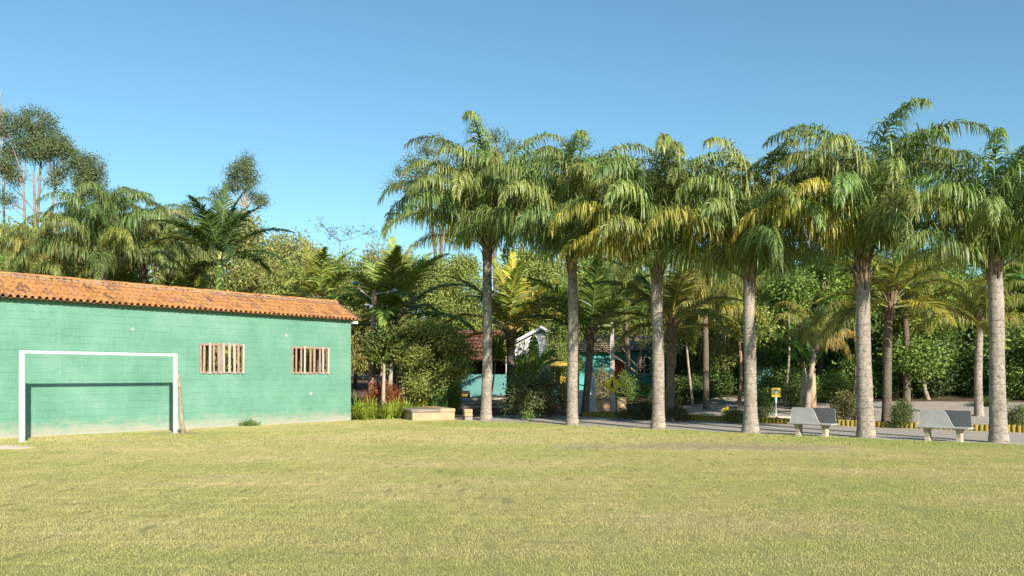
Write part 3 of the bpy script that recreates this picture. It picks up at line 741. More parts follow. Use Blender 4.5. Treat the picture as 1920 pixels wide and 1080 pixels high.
def palm(name, label, cat, px, Y, py_top, L, n, fronds, tint, trunk, group=None, seed=0, base_z=None, r=(0.2, 0.16), flare=1.4, boot=0.0, lean=(0, 0), elw=(86, 8), specials=(), bmat=None, spread=.1, tiltd=0.0, cut=None):
    rr_ = random.Random(seed); x = X_at(px, Y); gz = gh(x, Y) if base_z is None else base_z
    H = Z_at(py_top, Y)-gz; t = thing(name, label, cat, (x, Y, gz), 0, group)
    me, tp = trunk_mesh('trunk', trunk, H, r[0], r[1], flare, lean, 0.05, seed=seed); obj('trunk', me, t)
    if boot > 0:
        bb = boots(0, boot, r[1], int(14+boot*22), seed, spread=spread); o = bb.build('leaf_bases', bmat or M_boot, t, True, fixn=False); o.location = (tp[0], tp[1], H-boot)
    for i in range(n):
        u = (i+0.5)/n; el = elw[0]+(elw[1]-elw[0])*u**(1.5 if fronds is QF else 0.95)+rr_.uniform(-6, 6); az = i*2.39996+rr_.uniform(-.25, .25)
        cand = min(fronds, key=lambda q: abs(q[0]-el)+rr_.uniform(0, 5)); sc = L/ (4.0 if fronds is QF else 3.6) * rr_.uniform(.88, 1.08) * ((1-0.14*u) if (fronds is QF and name == 'queen_palm') else 1)
        k = rr_.uniform(.75, 1.25); c = [tint[0]*k*rr_.uniform(.85, 1.25), tint[1]*k, tint[2]*k]
        if u > 0.75 and rr_.random() < 0.12: c = [c[0]*1.7, c[1]*1.4, c[2]]
        obj('frond', cand[1], t, (tp[0]+0.04*math.cos(az), tp[1]+0.04*math.sin(az), H-0.05-0.28*u), (rr_.uniform(-.12, .12), tiltd*rr_.uniform(-1, 1), az), sc, c)
    for (az, el, sc, c) in specials:
        cand = min(fronds, key=lambda q: abs(q[0]-el)); obj('frond', cand[1], t, (tp[0], tp[1], H-0.15), (0, 0, R(az)), sc*L/(4.0 if fronds is QF else 3.6), c)
    return t
GREEN = (0.20, 0.27, 0.08); YEL = (0.42, 0.38, 0.07); YG = (0.27, 0.31, 0.06)
QG = 'queen palms in a row beside the path'
spec = [
 (911, 31.6, 452, 4.7, 26, 'tall palm with grey trunk and drooping crown, leftmost of the big palm row', 1, 0.7, (0.185, 0.165), 1.35, [(200, 34, .8, YG), (170, 54, .9, YG), (185, 18, .62, YEL)]),
 (1073, 28.5, 478, 4.2, 24, 'palm with slim speckled grey trunk, second from left in the big row', 2, 0.5, (0.18, 0.15), 1.35, []),
 (1234, 26.2, 492, 4.0, 23, 'palm with straight grey trunk and bright yellow lower frond, third in the big row', 3, 0.6, (0.19, 0.17), 1.4, [(192, 38, .72, YEL), (215, 46, .65, YEL), (172, 30, .6, (.42,.33,.05))]),
 (1407, 24.45, 505, 3.8, 23, 'palm with smooth grey trunk just left of the first concrete bench', 4, 0.35, (0.185, 0.155), 1.5, []),
 (1624, 22.7, 470, 4.0, 24, 'tallest palm with splayed crown and brown leaf bases, between the two benches', 5, 0.95, (0.20, 0.175), 1.3, [(188, 54, .82, YEL), (205, 46, .75, (.36,.35,.06)), (350, 72, 1.05, GREEN), (176, 76, 1.05, GREEN), (215, 61, .8, YEL)]),
 (1873, 20.9, 482, 3.5, 23, 'palm with thick grey trunk at the right edge, beside the right bench', 6, 0.4, (0.195, 0.16), 1.3, [(185, 60, .85, YG)]),
]
for (px, Y, pt, L, n, lab, sd_, bt, rd, fl, sp) in spec:
    palm('queen_palm', lab, 'palm tree', px, Y, pt, L*(1.27 if 1000 < px < 1500 else 1.2), n+(8 if px < 1500 else 5), QF, GREEN, M_trunk, QG, sd_, 0.0, rd, fl, bt, ((0.1 if px < 1000 else (-.12 if px > 1500 else 0)), 0), (89, 40 if px < 1300 else 35), sp, spread=.16)
# palms standing behind the row
CGN = (0.12, 0.19, 0.04)
palm('coconut_palm', 'low broad dark green palm behind the lamp pole, right of the green building', 'palm tree', 738, 38, 600, 4.3, 18, CG, (0.21, 0.29, 0.07), M_trunk_dark, None, 21, None, (0.24, 0.22), 1.2, 0.7, (0, 0), (88, 18), [(95, 86, 1.0, (.36, .42, .07)), (-80, 78, .9, (.30, .36, .06))], spread=.2)
palm('coconut_palm', 'small palm with bright yellow leaf stalks, between the two leftmost row palms', 'palm tree', 957, 40, 622, 4.3, 11, CF, (0.26, 0.28, 0.05), M_trunk_dark, None, 22, None, (0.21, 0.17), 1.1, 0.6, (0, 0), (88, 40), [(80, 86, 1.0, (.50, .45, .07)), (10, 68, 1.0, (.46, .40, .06)), (170, 12, .8, (.55, .36, .08))], spread=.2)
palm('coconut_palm', 'dark upright palm with a leaning trunk behind the second row palm', 'palm tree', 1096, 36, 630, 3.9, 14, CG, (0.13, 0.19, 0.04), M_trunk_dark, None, 23, None, (0.16, 0.13), 1.1, 0.6, (.25, 0), (88, 38), [(60, 86, .95, (.25, .30, .05))], spread=.2)
palm('shaggy_palm', 'palm with rough fibrous trunk close behind the third row palm', 'palm tree', 1257, 31, 600, 3.3, 14, CF, (0.22, 0.25, 0.05), M_trunk_dark, None, 24, None, (0.17, 0.15), 1.1, 1.6, (0, 0), (84, 5), [(175, 56, 1.1, (.12, .2, .05)), (160, 68, 1.2, (.12, .2, .05))], spread=.16)
palm('slim_palm', 'dark slender palm standing just right of the splayed palm', 'palm tree', 1661, 28, 560, 3.0, 15, CG, (0.22, 0.25, 0.045), M_trunk_dark, None, 25, None, (0.15, 0.12), 1.2, 0.5, (.15, 0), (84, 2), [(190, 30, .9, YG)])
palm('slim_palm', 'thin pale palm behind the right bench with a feathery crown', 'palm tree', 1836, 30.5, 590, 2.6, 16, QF, (0.26, 0.28, 0.05), M_trunk, None, 26, None, (0.15, 0.11), 1.15, 0.3, (-.05, 0), (84, -4), [])
palm('small_palm', 'short palm with brown hanging skirt of fronds left of the first bench', 'palm tree', 1512, 33, 640, 2.6, 8, QF, (0.22, 0.25, 0.06), M_palebark, None, 27, None, (0.10, 0.09), 1.2, 0.3, (.3, 0), (84, 30), [(20, 28, 1.0, (.5, .38, .14)), (35, 14, 1.0, (.5, .38, .14))])
WPG = 'palms growing inside the wood'
for (lab, px, Y, pt, L, n, fr, c, sd_) in [
 ('feathery palm in the wood just right of the turquoise garden wall', 1395, 42, 560, 3.6, 16, QF, (0.20, 0.25, 0.06), 41),
 ('arching palm in the wood between the fourth and the splayed palm', 1540, 41, 545, 3.8, 14, CG, (0.13, 0.21, 0.05), 42),
 ('yellow green palm filling the gap right of the splayed palm', 1700, 36, 560, 3.4, 16, QF, (0.28, 0.30, 0.06), 43),
 ('arching palm in the wood at the right edge of the picture', 1905, 38, 560, 3.6, 14, CG, (0.14, 0.22, 0.05), 44),
 ('drooping palm behind the concrete pole, over the turquoise house', 1180, 44, 560, 3.6, 16, QF, (0.16, 0.21, 0.055), 45),
 ('olive feathery palm hanging between the third and fourth row palms', 1325, 37, 575, 3.2, 16, QF, (0.24, 0.27, 0.07), 46)]:
    palm('wood_palm', lab, 'palm tree', px, Y, pt, L, n, fr, c, M_trunk_dark, WPG, sd_, None, (0.14, 0.11), 1.2, 0.4, (random.uniform(-.3, .3), 0), (86, 5), [])
# palms behind the building
palm('feather_palm', 'large feathery palm drooping over the left end of the tiled roof', 'palm tree', 196, 41, 470, 4.6, 24, QF, (0.17, 0.22, 0.07), M_trunk_dark, 'palms behind the tiled roof', 31, None, (0.2, 0.17), 1.2, 0.4, (0, 0), (86, 5), [(178, 60, .9, (.30, .34, .07)), (80, 86, 1.2, GREEN)])
palm('feather_palm', 'shorter feathery palm between the drooping palm and the dark crownshaft palm', 'palm tree', 272, 44, 480, 4.0, 22, QF, (0.21, 0.25, 0.08), M_trunk_dark, 'palms behind the tiled roof', 32, None, (0.2, 0.17), 1.2, 0.4, (0, 0), (86, 0), [])
palm('feather_palm', 'olive feathery palm at the far left edge above the roof', 'palm tree', 60, 42, 505, 3.8, 22, QF, (0.24, 0.27, 0.08), M_trunk_dark, 'palms behind the tiled roof', 33, None, (0.2, 0.17), 1.2, 0.4, (0, 0), (84, 0), [])
palm('feather_palm', 'thin upright feathery palm with bare tips against the sky left of the crownshaft palm', 'palm tree', 318, 47, 470, 4.2, 14, QF, (0.13, 0.17, 0.06), M_trunk_dark, 'palms behind the tiled roof', 34, None, (0.18, 0.15), 1.2, 0.4, (0, 0), (88, 20), [])
t = palm('crownshaft_palm', 'dark green palm with yellow green crownshaft rising behind the roof', 'palm tree', 416, 40, 480, 3.7, 15, CG, (0.075, 0.13, 0.035), M_trunk, None, 35, None, (0.14, 0.12), 1.2, 0, (-.1, 0), (88, 22), [(172, 46, 1.05, (.40, .42, .06)), (150, 68, 1.0, (.25, .32, .05)), (95, 86, 1.1, (.08, .13, .035)), (110, 78, 1.05, (.08, .13, .035))])
b = MB(); H = Z_at(480, 40)-gh(X_at(416, 40), 40)
b.tube([(-.1, 0, H-1.75), (-.1, 0, H-1.5), (-.1, 0, H-0.8), (-.1, 0, H+0.15)], [.135, .19, .165, .07], 12); b.build('crownshaft', M_shaft, t, True)
palm('coconut_palm', 'pale yellow green palm showing over the right half of the tiled roof', 'palm tree', 600, 42, 560, 3.3, 16, CG, (0.24, 0.29, 0.06), M_trunk_dark, None, 36, None, (0.2, 0.17), 1.2, 0.4, (0, 0), (86, 5), [(90, 86, .9, (.34, .38, .07))])

# ------------------------------------------------------------------ broadleaf vegetation
def leaf_cloud(r, C, Rad, n, size, aspect=0.5, clump=10, shell=0.55, updroop=0.2, flatk=1.0):
    """leaves gathered in twig clusters through an ellipsoid centred C radii Rad"""
    m = max(1, n//clump); v = nz(r.normal(0, 1, (m, 3))); rad = (shell+(1-shell)*r.random((m, 1)))**0.7; lump = 1+0.22*np.sin(v[:, :1]*5+r.uniform(0, 6))*np.cos(v[:, 1:2]*4+r.uniform(0, 6))
    tw = v*rad*lump*np.array(Rad)[None]+np.array(C)[None]
    c = np.repeat(tw, clump, 0)+r.normal(0, size*1.25, (m*clump, 3)); o = np.repeat(v, clump, 0); k = len(c)
    D = nz(o*0.7+r.normal(0, .7, (k, 3))+np.array((0, 0, -updroop)))*(size*r.uniform(.6, 1.25, (k, 1)))
    S = nz(np.cross(D, o*0.9+r.normal(0, .55, (k, 3))+np.array((0, 0, .4)))) * (size*aspect*0.5*r.uniform(.8, 1.2, (k, 1)))
    V = np.zeros((k, 4, 3)); V[:, 0] = c; V[:, 1] = c+D*0.45+S; V[:, 2] = c+D; V[:, 3] = c+D*0.45-S
    return V, tw
def limb(mb, a, b, r0, r1, rr_, sag=0.15, n=5, k=5):
    a = Vector(a); b = Vector(b); L = (b-a).length; pts = []; 
    o = Vector((rr_.uniform(-1, 1), rr_.uniform(-1, 1), rr_.uniform(-.2, .6)))*L*sag
    for i in range(n+1):
        u = i/n; pts.append(a.lerp(b, u)+o*math.sin(math.pi*u)*(1-u*0.4))
    mb.tube(pts, [r0+(r1-r0)*i/n for i in range(n+1)], k)
    return pts
def make_tree_variant(seed, H=8.0, R_=2.8, nclump=12, leaves=1500, size=0.24, trunk_h=0.3, tr=0.16, bark=None, low=0.22, twigs=30):
    rr_ = random.Random(seed); r = np.random.default_rng(seed); mb = MB(); Q = []; tp = Vector((rr_.uniform(-.3, .3), rr_.uniform(-.3, .3), H*trunk_h))
    limb(mb, (0, 0, -0.2), tp, tr, tr*0.75, rr_, 0.05, 5, 8)
    for i in range(nclump):
        u = (i+0.5)/nclump; z = H*(low+(0.88-low)*u); prof = math.sin(math.pi*min(1, 0.22+0.72*u))**0.6
        a = i*2.4+rr_.uniform(-.5, .5); rd = R_*prof*rr_.uniform(.35, .85); cr = rr_.uniform(.30, .46)*R_
        c = (math.cos(a)*rd, math.sin(a)*rd, z); V, tw = leaf_cloud(r, c, (cr, cr, cr*rr_.uniform(.6, .85)), int(leaves*rr_.uniform(.7, 1.3)), size)
        Q.append(V); p = limb(mb, tp.lerp(Vector((0, 0, H*0.1)), rr_.uniform(0, .3)), c, tr*0.5, tr*0.12, rr_, .12)
        for _ in range(twigs//nclump+2):
            t_ = tw[rr_.randrange(len(tw))]; limb(mb, c, t_, tr*0.13, 0.012, rr_, .1, 3, 3)
    return mb.mesh('trunk', bark or M_bark, True), qmesh('crown', np.concatenate(Q), M_leaf)
TV = [make_tree_variant(100+i, leaves=[3200, 2300, 1200, 2200, 900, 2800][i], size=[.16, .2, .29, .2, .34, .17][i], twigs=[30, 60, 40, 30, 50, 60][i]) for i in range(6)]
TP = [make_tree_variant(120+i, leaves=1700, size=0.19, bark=M_palebark, twigs=110, tr=.12) for i in range(3)]   # scrubby, pale twigs showing
BV = [make_tree_variant(140+i, H=1.5, R_=0.9, nclump=10, leaves=420, size=0.11, trunk_h=.2, tr=.03, low=.18, twigs=30) for i in range(4)]
def tree(label, px, Y, py_top, wpx, color, var=None, name='broadleaf_tree', cat='tree', group=None, variants=None, refH=7.45, refR=2.8, seed=0, barkcol=None):
    x = X_at(px, Y); gz = gh(x, Y); H = Z_at(py_top, Y)-gz; w = wpx/F*Y/2
    variants = variants or TV; k = variants[(seed if var is None else var) % len(variants)]
    t = thing(name, label, cat, (x, Y, gz), random.uniform(0, 6.28), group)
    sc = (w/refR, w/refR, H/(refH*1.0)); obj('trunk', k[0], t, None, None, sc); obj('crown', k[1], t, None, None, sc, color)
    return t
OLV = (0.28, 0.29, 0.10); OLG = (0.27, 0.32, 0.09); DKG = (0.11, 0.175, 0.05); MDG = (0.19, 0.28, 0.07); BRG = (0.25, 0.35, 0.07)
FG = 'bushy trees of the wood behind the building'
L_ = [
 ('tallest olive bushy tree just right of the crownshaft palm', 478, 62, 412, 180, OLV, TP),
 ('broad olive tree with grey twigs behind the middle of the tiled roof', 545, 58, 446, 180, OLV, TP),
 ('rounded yellowish tree sloping down behind the right part of the roof', 612, 60, 478, 150, (0.25,0.26,0.07), TP),
 ('olive tree directly above the right end of the tiled roof', 665, 62, 486, 140, OLG, TV),
 ('yellowish bushy tree left of the drooping row palm', 712, 56, 470, 130, (0.27,0.25,0.08), TP),
 ('mid green tree behind the dark coconut palm', 775, 60, 478, 150, OLG, TV),
 ('dense tree seen behind the leftmost big palm trunk', 850, 60, 482, 150, OLG, TV),
 ('green bushy tree at the far left edge behind the roof', 10, 60, 425, 170, OLG, TV),
 ('green bushy tree below the tall multi stemmed tree', 95, 62, 440, 170, OLG, TV),
 ('bushy tree hidden behind the large feathery palm', 190, 60, 430, 160, OLG, TV),
 ('bushy tree behind the thin upright feathery palm', 300, 60, 462, 160, OLV, TP),
 ('bushy tree behind the crown of the crownshaft palm', 385, 62, 440, 150, OLG, TP),
]
for i, (lab, px, Y, pt, w, c, vv) in enumerate(L_): tree(lab, px, Y, pt, w, c, None, group=FG, variants=vv, seed=i)
# nearer, lower scrub behind the roof
for i, (lab, px, Y, pt, w, c) in enumerate([
 ('low yellow green bush peeping over the roof, left of the crownshaft', 350, 47, 500, 120, (0.27,0.30,0.05)),
 ('low grey twiggy scrub over the roof, right of the crownshaft', 480, 47, 492, 170, OLV),
 ('low scrub over the roof left of the pale coconut palm', 545, 46, 512, 110, OLG),
 ('low leafy bush over the left end of the roof', 115, 46, 470, 150, OLG),
 ('low bush at the left edge just above the roof tiles', 15, 46, 480, 110, MDG),
 ('low shady bush over the roof behind the large feathery palm', 235, 46, 490, 120, OLG)]):
    tree(lab, px, Y, pt, w, c, None, 'scrub_tree', 'tree', 'low scrub behind the roof', TP if i % 2 else TV, seed=i+1)
# wood behind the palm row
RG_ = 'trees of the wood behind the palm row'
R_L = [
 ('tree between the first and second row palms, above the white gable', 990, 62, 470, 150, OLG, TV),
 ('tree behind the second row palm with sunlit olive crown', 1060, 58, 480, 140, OLG, TV),
 ('tree over the turquoise house left of the concrete pole', 1120, 60, 475, 150, MDG, TV),
 ('spreading tree over the turquoise house roof', 1190, 55, 500, 150, OLG, TV),
 ('leafy olive tree right of the third row palm', 1300, 46, 500, 150, OLG, TV),
 ('olive tree hanging over the turquoise wall, left of the fourth row palm', 1350, 43, 520, 130, OLV, TP),
 ('tall dark tree behind the fourth row palm', 1420, 52, 470, 160, DKG, TV),
 ('dark leafy tree behind the first concrete bench', 1480, 46, 500, 150, MDG, TV),
 ('dense dark tree left of the splayed palm', 1560, 44, 480, 160, DKG, TV),
 ('bushy tree with light leaves right of the splayed palm', 1640, 45, 480, 150, MDG, TV),
 ('round leafy green tree above the right bench, nearest of the wood', 1722, 38, 585, 130, (0.12,0.19,0.045), TV),
 ('dark tree filling the gap between the two rightmost row palms', 1750, 48, 470, 170, DKG, TV),
 ('bright leaved tree behind the thin pale palm', 1800, 44, 520, 140, BRG, TV),
 ('dark tree at the right edge behind the last palm', 1900, 42, 480, 170, MDG, TV),
 ('leafy tree beyond the right edge palm, half out of view', 1980, 38, 500, 170, MDG, TV),
]
for i, (lab, px, Y, pt, w, c, vv) in enumerate(R_L): tree(lab, px, Y, pt, w, c, None, group=RG_, variants=vv, seed=i+2)
# uncountable far wood closing the view
wp, ws = [], []
for i in range(230):
    u = random.random(); s = -75+150*u; t_ = random.uniform(56, 78); x, y = TS(t_, s)
    if y < 40: continue
    wp.append((x, y, gh(x, y)-0.4)); ws.append(random.uniform(.75, 1.05))
for i in range(60):
    x = random.uniform(-60, -25); y = random.uniform(52, 75); wp.append((x, y, gh(x, y)-.4)); ws.append(random.uniform(.8, 1.1))
scatter('far_wood', wp, [(0, 0, random.uniform(0, 6.28)) for _ in wp], ws, [(TV[0][1], OLG), (TV[2][1], DKG), (TV[4][1], MDG)], 'dense far wood seen between the nearer trees')
# thick undergrowth along the foot of the wood
up, us = [], []
for i in range(420):
    s = random.uniform(-28, 45); t_ = random.uniform(39.0, 52); x, y = TS(t_, s)
    px = CX+F*x/max(y, 1)
    if 840 < px < 1290 and t_ < 48: continue
    up.append((x, y, gh(x, y)-0.1)); us.append(random.uniform(.9, 2.2))
scatter('undergrowth', up, [(0, 0, random.uniform(0, 6.28)) for _ in up], us, [(BV[0][1], MDG), (BV[1][1], DKG), (BV[2][1], (0.05, 0.085, 0.03))], 'tangled undergrowth along the foot of the wood')

# eucalyptus-like tall trees drawn clump by clump
def clump_tree(name, label, px, Y, pybase, clumps, color, bark, tr=0.22, stems=None, size=0.26, dens=24, depth=1.0, seed=0, bare=(), group=None):
    rr_ = random.Random(seed); r = np.random.default_rng(seed); x = X_at(px, Y); gz = gh(x, Y); t = thing(name, label, 'tree', (x, Y, gz), 0, group); sc = Y/F
    mb = MB(); Q = []; zf = Z_at(pybase, Y)-gz
    for s_ in (stems or [(0, 0)]):
        pass
    stems = stems or [(px, pybase)]
    forks = []
    for (sx, sy) in stems:
        b0 = ((rr_.uniform(-.3, .3)), rr_.uniform(-.3, .3), -0.3); b1 = ((sx-px)*sc, rr_.uniform(-.8, .8), Z_at(sy, Y)-gz)
        pts = limb(mb, b0, b1, tr, tr*0.5, rr_, 0.04, 8, 7); forks.append((sx, sy, Vector(b1), pts))
    for (cx, cy, rx, rz) in clumps:
        c = Vector(((cx-px)*sc, rr_.uniform(-1, 1)*depth, Z_at(cy, Y)-gz)); rad = (rx*sc*.8, rx*sc*0.75, rz*sc*.8)
        V, tw = leaf_cloud(r, c, rad, int(dens*rad[0]*rad[2]*4*26), size*.8, 0.34, 14, 0.6, 0.5); Q.append(V)
        f = min(forks, key=lambda q: abs(q[0]-cx)+0.3*abs(q[1]-cy)); st_ = f[2] if cy < f[1] else min(f[3], key=lambda p: abs(p.z-(c.z-1.5)))
        p = limb(mb, st_, c+Vector((0, 0, -rad[2]*.3)), tr*0.45, tr*0.15, rr_, .08, 5, 5)
        for _ in range(9): limb(mb, p[-2], tw[rr_.randrange(len(tw))], tr*0.14, 0.015, rr_, .1, 3, 3)
    for (ax, ay, bx, by) in bare:
        limb(mb, ((ax-px)*sc, 0, Z_at(ay, Y)-gz), ((bx-px)*sc, rr_.uniform(-1, 1), Z_at(by, Y)-gz), tr*.28, .02, rr_, .08, 5, 4)
    mb.build('trunk', bark, t, True, fixn=False); obj('crown', qmesh('crown', np.concatenate(Q), M_leaf), t, None, None, None, color)
EUC = (0.155, 0.195, 0.09)
clump_tree('eucalyptus_tree', 'tall tree with reddish stems and rounded crown at the upper left', 68, 72, 430,
  [(60,225,42,26),(20,240,34,24),(95,262,34,22),(35,275,38,20),(75,290,26,16),(8,300,26,26),(122,280,24,16),(138,300,22,22),(110,320,22,14),(160,305,22,18),(182,318,26,22),(178,352,32,30),(165,335,24,18),(60,262,30,20),(100,285,28,16),(20,320,24,16),(30,335,20,12),(150,375,26,12),(195,375,18,22),(12,372,20,12),(105,345,16,9)],
  EUC, M_paleredbark, 0.17, [(66, 330), (48, 345), (74, 300), (100, 350), (150, 330)], seed=3, dens=26, bare=[(66,400,4,340),(60,420,10,375),(66,380,95,330),(70,420,110,360),(52,380,20,330),(60,430,0,395),(62,330,62,262),(70,340,92,275),(60,430,118,395)])
clump_tree('eucalyptus_tree', 'slender lone tree against the sky, left of the middle', 463, 76, 340,
  [(456,300,17,15),(440,325,17,17),(462,320,20,16),(476,335,15,14),(432,347,15,10),(448,345,14,9),(484,372,18,9),(470,352,10,8),(490,380,15,6),(412,366,14,10),(474,362,9,8)],
  EUC, M_palebark, 0.2, [(463, 340)], seed=4, dens=26, bare=[(463,400,440,352),(463,390,482,372),(463,380,474,345)])
clump_tree('eucalyptus_tree', 'tall round crowned tree behind the leftmost big palm', 815, 70, 380,
  [(802,280,20,10),(775,304,18,11),(755,326,15,10),(790,322,22,12),(832,306,20,11),(742,348,14,9),(768,352,18,10),(820,344,20,12)],
  EUC, M_bark, 0.22, [(800, 340), (830, 340)], seed=5, dens=24)
clump_tree('eucalyptus_tree', 'tall tree whose rounded top shows between the first two big palms', 935, 70, 340,
  [(930,254,20,9),(908,272,16,9),(958,275,16,9),(925,292,22,12),(965,305,20,12)],
  EUC, M_bark, 0.22, [(930, 320)], seed=6, dens=24)
clump_tree('eucalyptus_tree', 'tall tree whose top shows behind the second big palm', 1075, 70, 340,
  [(1068,276,18,9),(1095,270,14,8),(1052,300,18,11),(1100,300,18,11)],
  (0.11, 0.16, 0.06), M_bark, 0.22, [(1075, 320)], seed=7, dens=24)
clump_tree('overhanging_tree', 'thin leafy tree hanging over the roof of the turquoise house', 1200, 47, 650,
  [(1120,648,16,9),(1140,632,16,10),(1165,640,20,9),(1190,622,24,12),(1215,640,22,9),(1240,632,20,11),(1262,645,16,10),(1150,612,18,10)],
  (0.17,0.20,0.06), M_bark, 0.13, [(1205, 640)], seed=12, dens=26, size=.16)
clump_tree('bare_topped_tree', 'thin twiggy tree rising above the wood, right of the slender lone tree', 640, 66, 440,
  [(598,416,9,5),(618,432,9,6),(630,446,8,5),(655,438,14,6),(690,432,16,6)], (0.12,0.15,0.07), M_bark, 0.05, [(640, 455)], seed=8, dens=9, bare=[(640,460,600,412),(640,455,622,430),(636,450,606,425)])
clump_tree('bare_topped_tree', 'bare grey treetop at the very left edge of the sky', 10, 80, 230,
  [(4,206,8,4),(2,192,6,4)], (0.10,0.11,0.07), M_palebark, 0.16, [(10, 215)], seed=9, dens=6, bare=[(10,230,4,172),(10,225,18,182),(8,232,26,196),(9,215,0,180)])

# ------------------------------------------------------------------ shrubs and flower beds
def strap_clump(seed, n=70, L=0.85, w=0.045):
    r = np.random.default_rng(seed); V = []
    for i in range(n):
        a = r.uniform(0, 6.28); e = r.uniform(.7, 1.5); l = L*r.uniform(.6, 1.15); p = np.array((r.normal(0, .08), r.normal(0, .08), 0.0)); d = np.array((math.cos(a)*math.cos(e), math.sin(a)*math.cos(e), math.sin(e)))
        s_ = np.array((-math.sin(a), math.cos(a), 0))*w/2; pr = [0.7, 1.0, 0.9, 0.55, 0.05]; 
        for j in range(4):
            q = p+d*l/4; V.append([p-s_*pr[j], p+s_*pr[j], q+s_*pr[j+1], q-s_*pr[j+1]]); p = q; d = d+np.array((0, 0, -.30-.12*j)); d /= np.linalg.norm(d)
    V = np.array(V); m = bpy.data.meshes.new('leaves'); k = len(V)
    return qmesh('leaves', V, M_bigleaf)
SCM = [strap_clump(i, 130) for i in range(3)]
LIME = (0.36, 0.42, 0.07)
def ground_at(px, py): Y = F*CH/(py-CY); return X_at(px, Y), Y
for i, (lab, px, Y, sc, c) in enumerate([
 ('spiky lime green plant hard against the corner of the green building', 672, 31.9, 1.2, LIME),
 ('spiky lime plant second from the building corner', 694, 32.3, 1.1, LIME),
 ('spiky green plant in front of the red leaved shrub', 716, 33.1, .9, (.22,.30,.05)),
 ('spiky lime plant just right of the young banana stem', 742, 32.6, 1.15, LIME),
 ('spiky lime plant left of the low stone wall', 764, 33.2, 1.0, LIME),
 ('bright yellow green spiky plant behind the low stone wall', 793, 35.2, 1.25, (.42,.42,.07)),
 ('small spiky plant at the front of the bed near the wall corner', 682, 31.5, .9, LIME), ('low spiky plant in front of the young banana stem', 728, 32.0, .95, LIME), ('spiky plant touching the left end of the low stone wall', 756, 32.6, .9, (.24,.32,.05)), ('pale spiky plant behind the second one from the building corner', 704, 34.0, 1.1, (.32,.38,.07))]):
    x = X_at(px, Y); t = thing('strappy_plant', lab, 'plant', (x, Y, gh(x, Y)), i*1.1, 'spiky plants in the bed beside the building'); obj('leaves', SCM[i % 3], t, None, None, sc, c)
def bush(name, lab, px, Y, py_top, wpx, c, var=0, group=None, cat='shrub'):
    return tree(lab, px, Y, py_top, wpx, c, var, name, cat, group, BV, 1.5, 0.9)
bush('red_leaved_shrub', 'red and orange leaved shrub behind the spiky plants', 714, 33.8, 716, 62, (0.25, 0.085, 0.035), 1)
bush('red_leaved_shrub', 'low crimson shrub right of the young banana stem', 742, 34.5, 728, 34, (0.26, 0.075, 0.03), 2)
bush('upright_shrub', 'narrow dark green upright shrub beside the low stone wall', 826, 35.0, 706, 38, (0.07, 0.15, 0.04), 3)
bush('flowering_shrub', 'purplish leaved shrub below the round bushy tree', 812, 39, 686, 60, (0.20, 0.10, 0.07), 0)
bush('leafy_shrub', 'small light leaved shrub by the low teal wall', 850, 37.5, 716, 40, (0.24, 0.30, 0.06), 1)
tree('round bushy olive tree in the garden right of the lamp pole', 812, 35.8, 602, 165, (0.25, 0.28, 0.08), 1, 'garden_tree', 'tree', variants=TV)
bush('garden_bush', 'large dark leafy bush between the first two row palms', 985, 33.0, 702, 84, (0.12, 0.15, 0.06), 0)
bush('garden_bush', 'bush with pinkish twigs just left of the second row palm', 1035, 33.5, 700, 70, (0.14, 0.13, 0.07), 2)
bush('garden_bush', 'light green leafy bush behind the dark bush, below the white gable', 992, 38.0, 650, 66, (0.24, 0.32, 0.06), 3)
tree('light olive tree hiding the right slope of the white gabled house', 1058, 46, 592, 78, (0.25, 0.30, 0.09), 3, 'garden_tree', 'tree')
bush('twiggy_shrub', 'pale twiggy shrub in front of the turquoise house', 1122, 39, 690, 50, (0.22, 0.20, 0.12), 1)
bush('garden_bush', 'round green bush right of the diamond sign', 1172, 39, 700, 40, (0.14, 0.20, 0.05), 2)
bush('low_shrub', 'low dark shrub at the foot of the third row palm, left side', 1195, 32, 752, 70, (0.09, 0.10, 0.05), 3)
bush('low_shrub', 'low twiggy shrub on the strip right of the third row palm', 1268, 31, 762, 60, (0.13, 0.13, 0.06), 1)
bush('low_shrub', 'low shrub on the strip left of the fourth row palm', 1380, 29.6, 765, 46, (0.16, 0.19, 0.06), 0)
bush('low_shrub', 'low leafy shrub just right of the fourth row palm', 1425, 30, 738, 40, (0.12, 0.17, 0.05), 2)
bush('brown_shrub', 'brownish twiggy bush right of the first bench', 1590, 28.6, 735, 76, (0.16, 0.15, 0.07), 3)
bush('low_shrub', 'small shrub growing by the kerb between splayed palm and right bench', 1690, 26.8, 752, 50, (0.12, 0.16, 0.05), 1)
bush('low_shrub', 'low leafy shrub against the kerb at the far right', 1908, 25.2, 760, 50, (0.14, 0.18, 0.05), 2)
bush('low_shrub', 'sprawling shrub behind the thin pale palm', 1858, 33, 742, 60, (0.13, 0.19, 0.05), 0)
for i, (px, Y, pt, w, c, lab) in enumerate([
 (1500, 36, 690, 60, DKG, 'dark shrub behind the square speed sign, to its right'), (1560, 37, 700, 80, MDG, 'leafy shrub behind the first bench, at the edge of the wood'),
 (1640, 38, 690, 80, DKG, 'dark shrub between the two trunks right of the first bench'), (1750, 37.5, 725, 60, BRG, 'bright low shrub behind the left half of the right bench'),
 (1790, 37.5, 720, 60, (.2,.28,.05), 'yellow green low shrub behind the right half of the right bench'), (1440, 37, 705, 60, DKG, 'dark shrub left of the square speed sign'), (1330, 42, 690, 90, DKG, 'dark shrub before the turquoise garden wall'), (1290, 40, 705, 70, DKG, 'dark shrub right of the third row palm, in deep shade')]):
    bush('wood_edge_shrub', lab, px, Y, pt, w, c, i, 'shrubs along the edge of the wood')
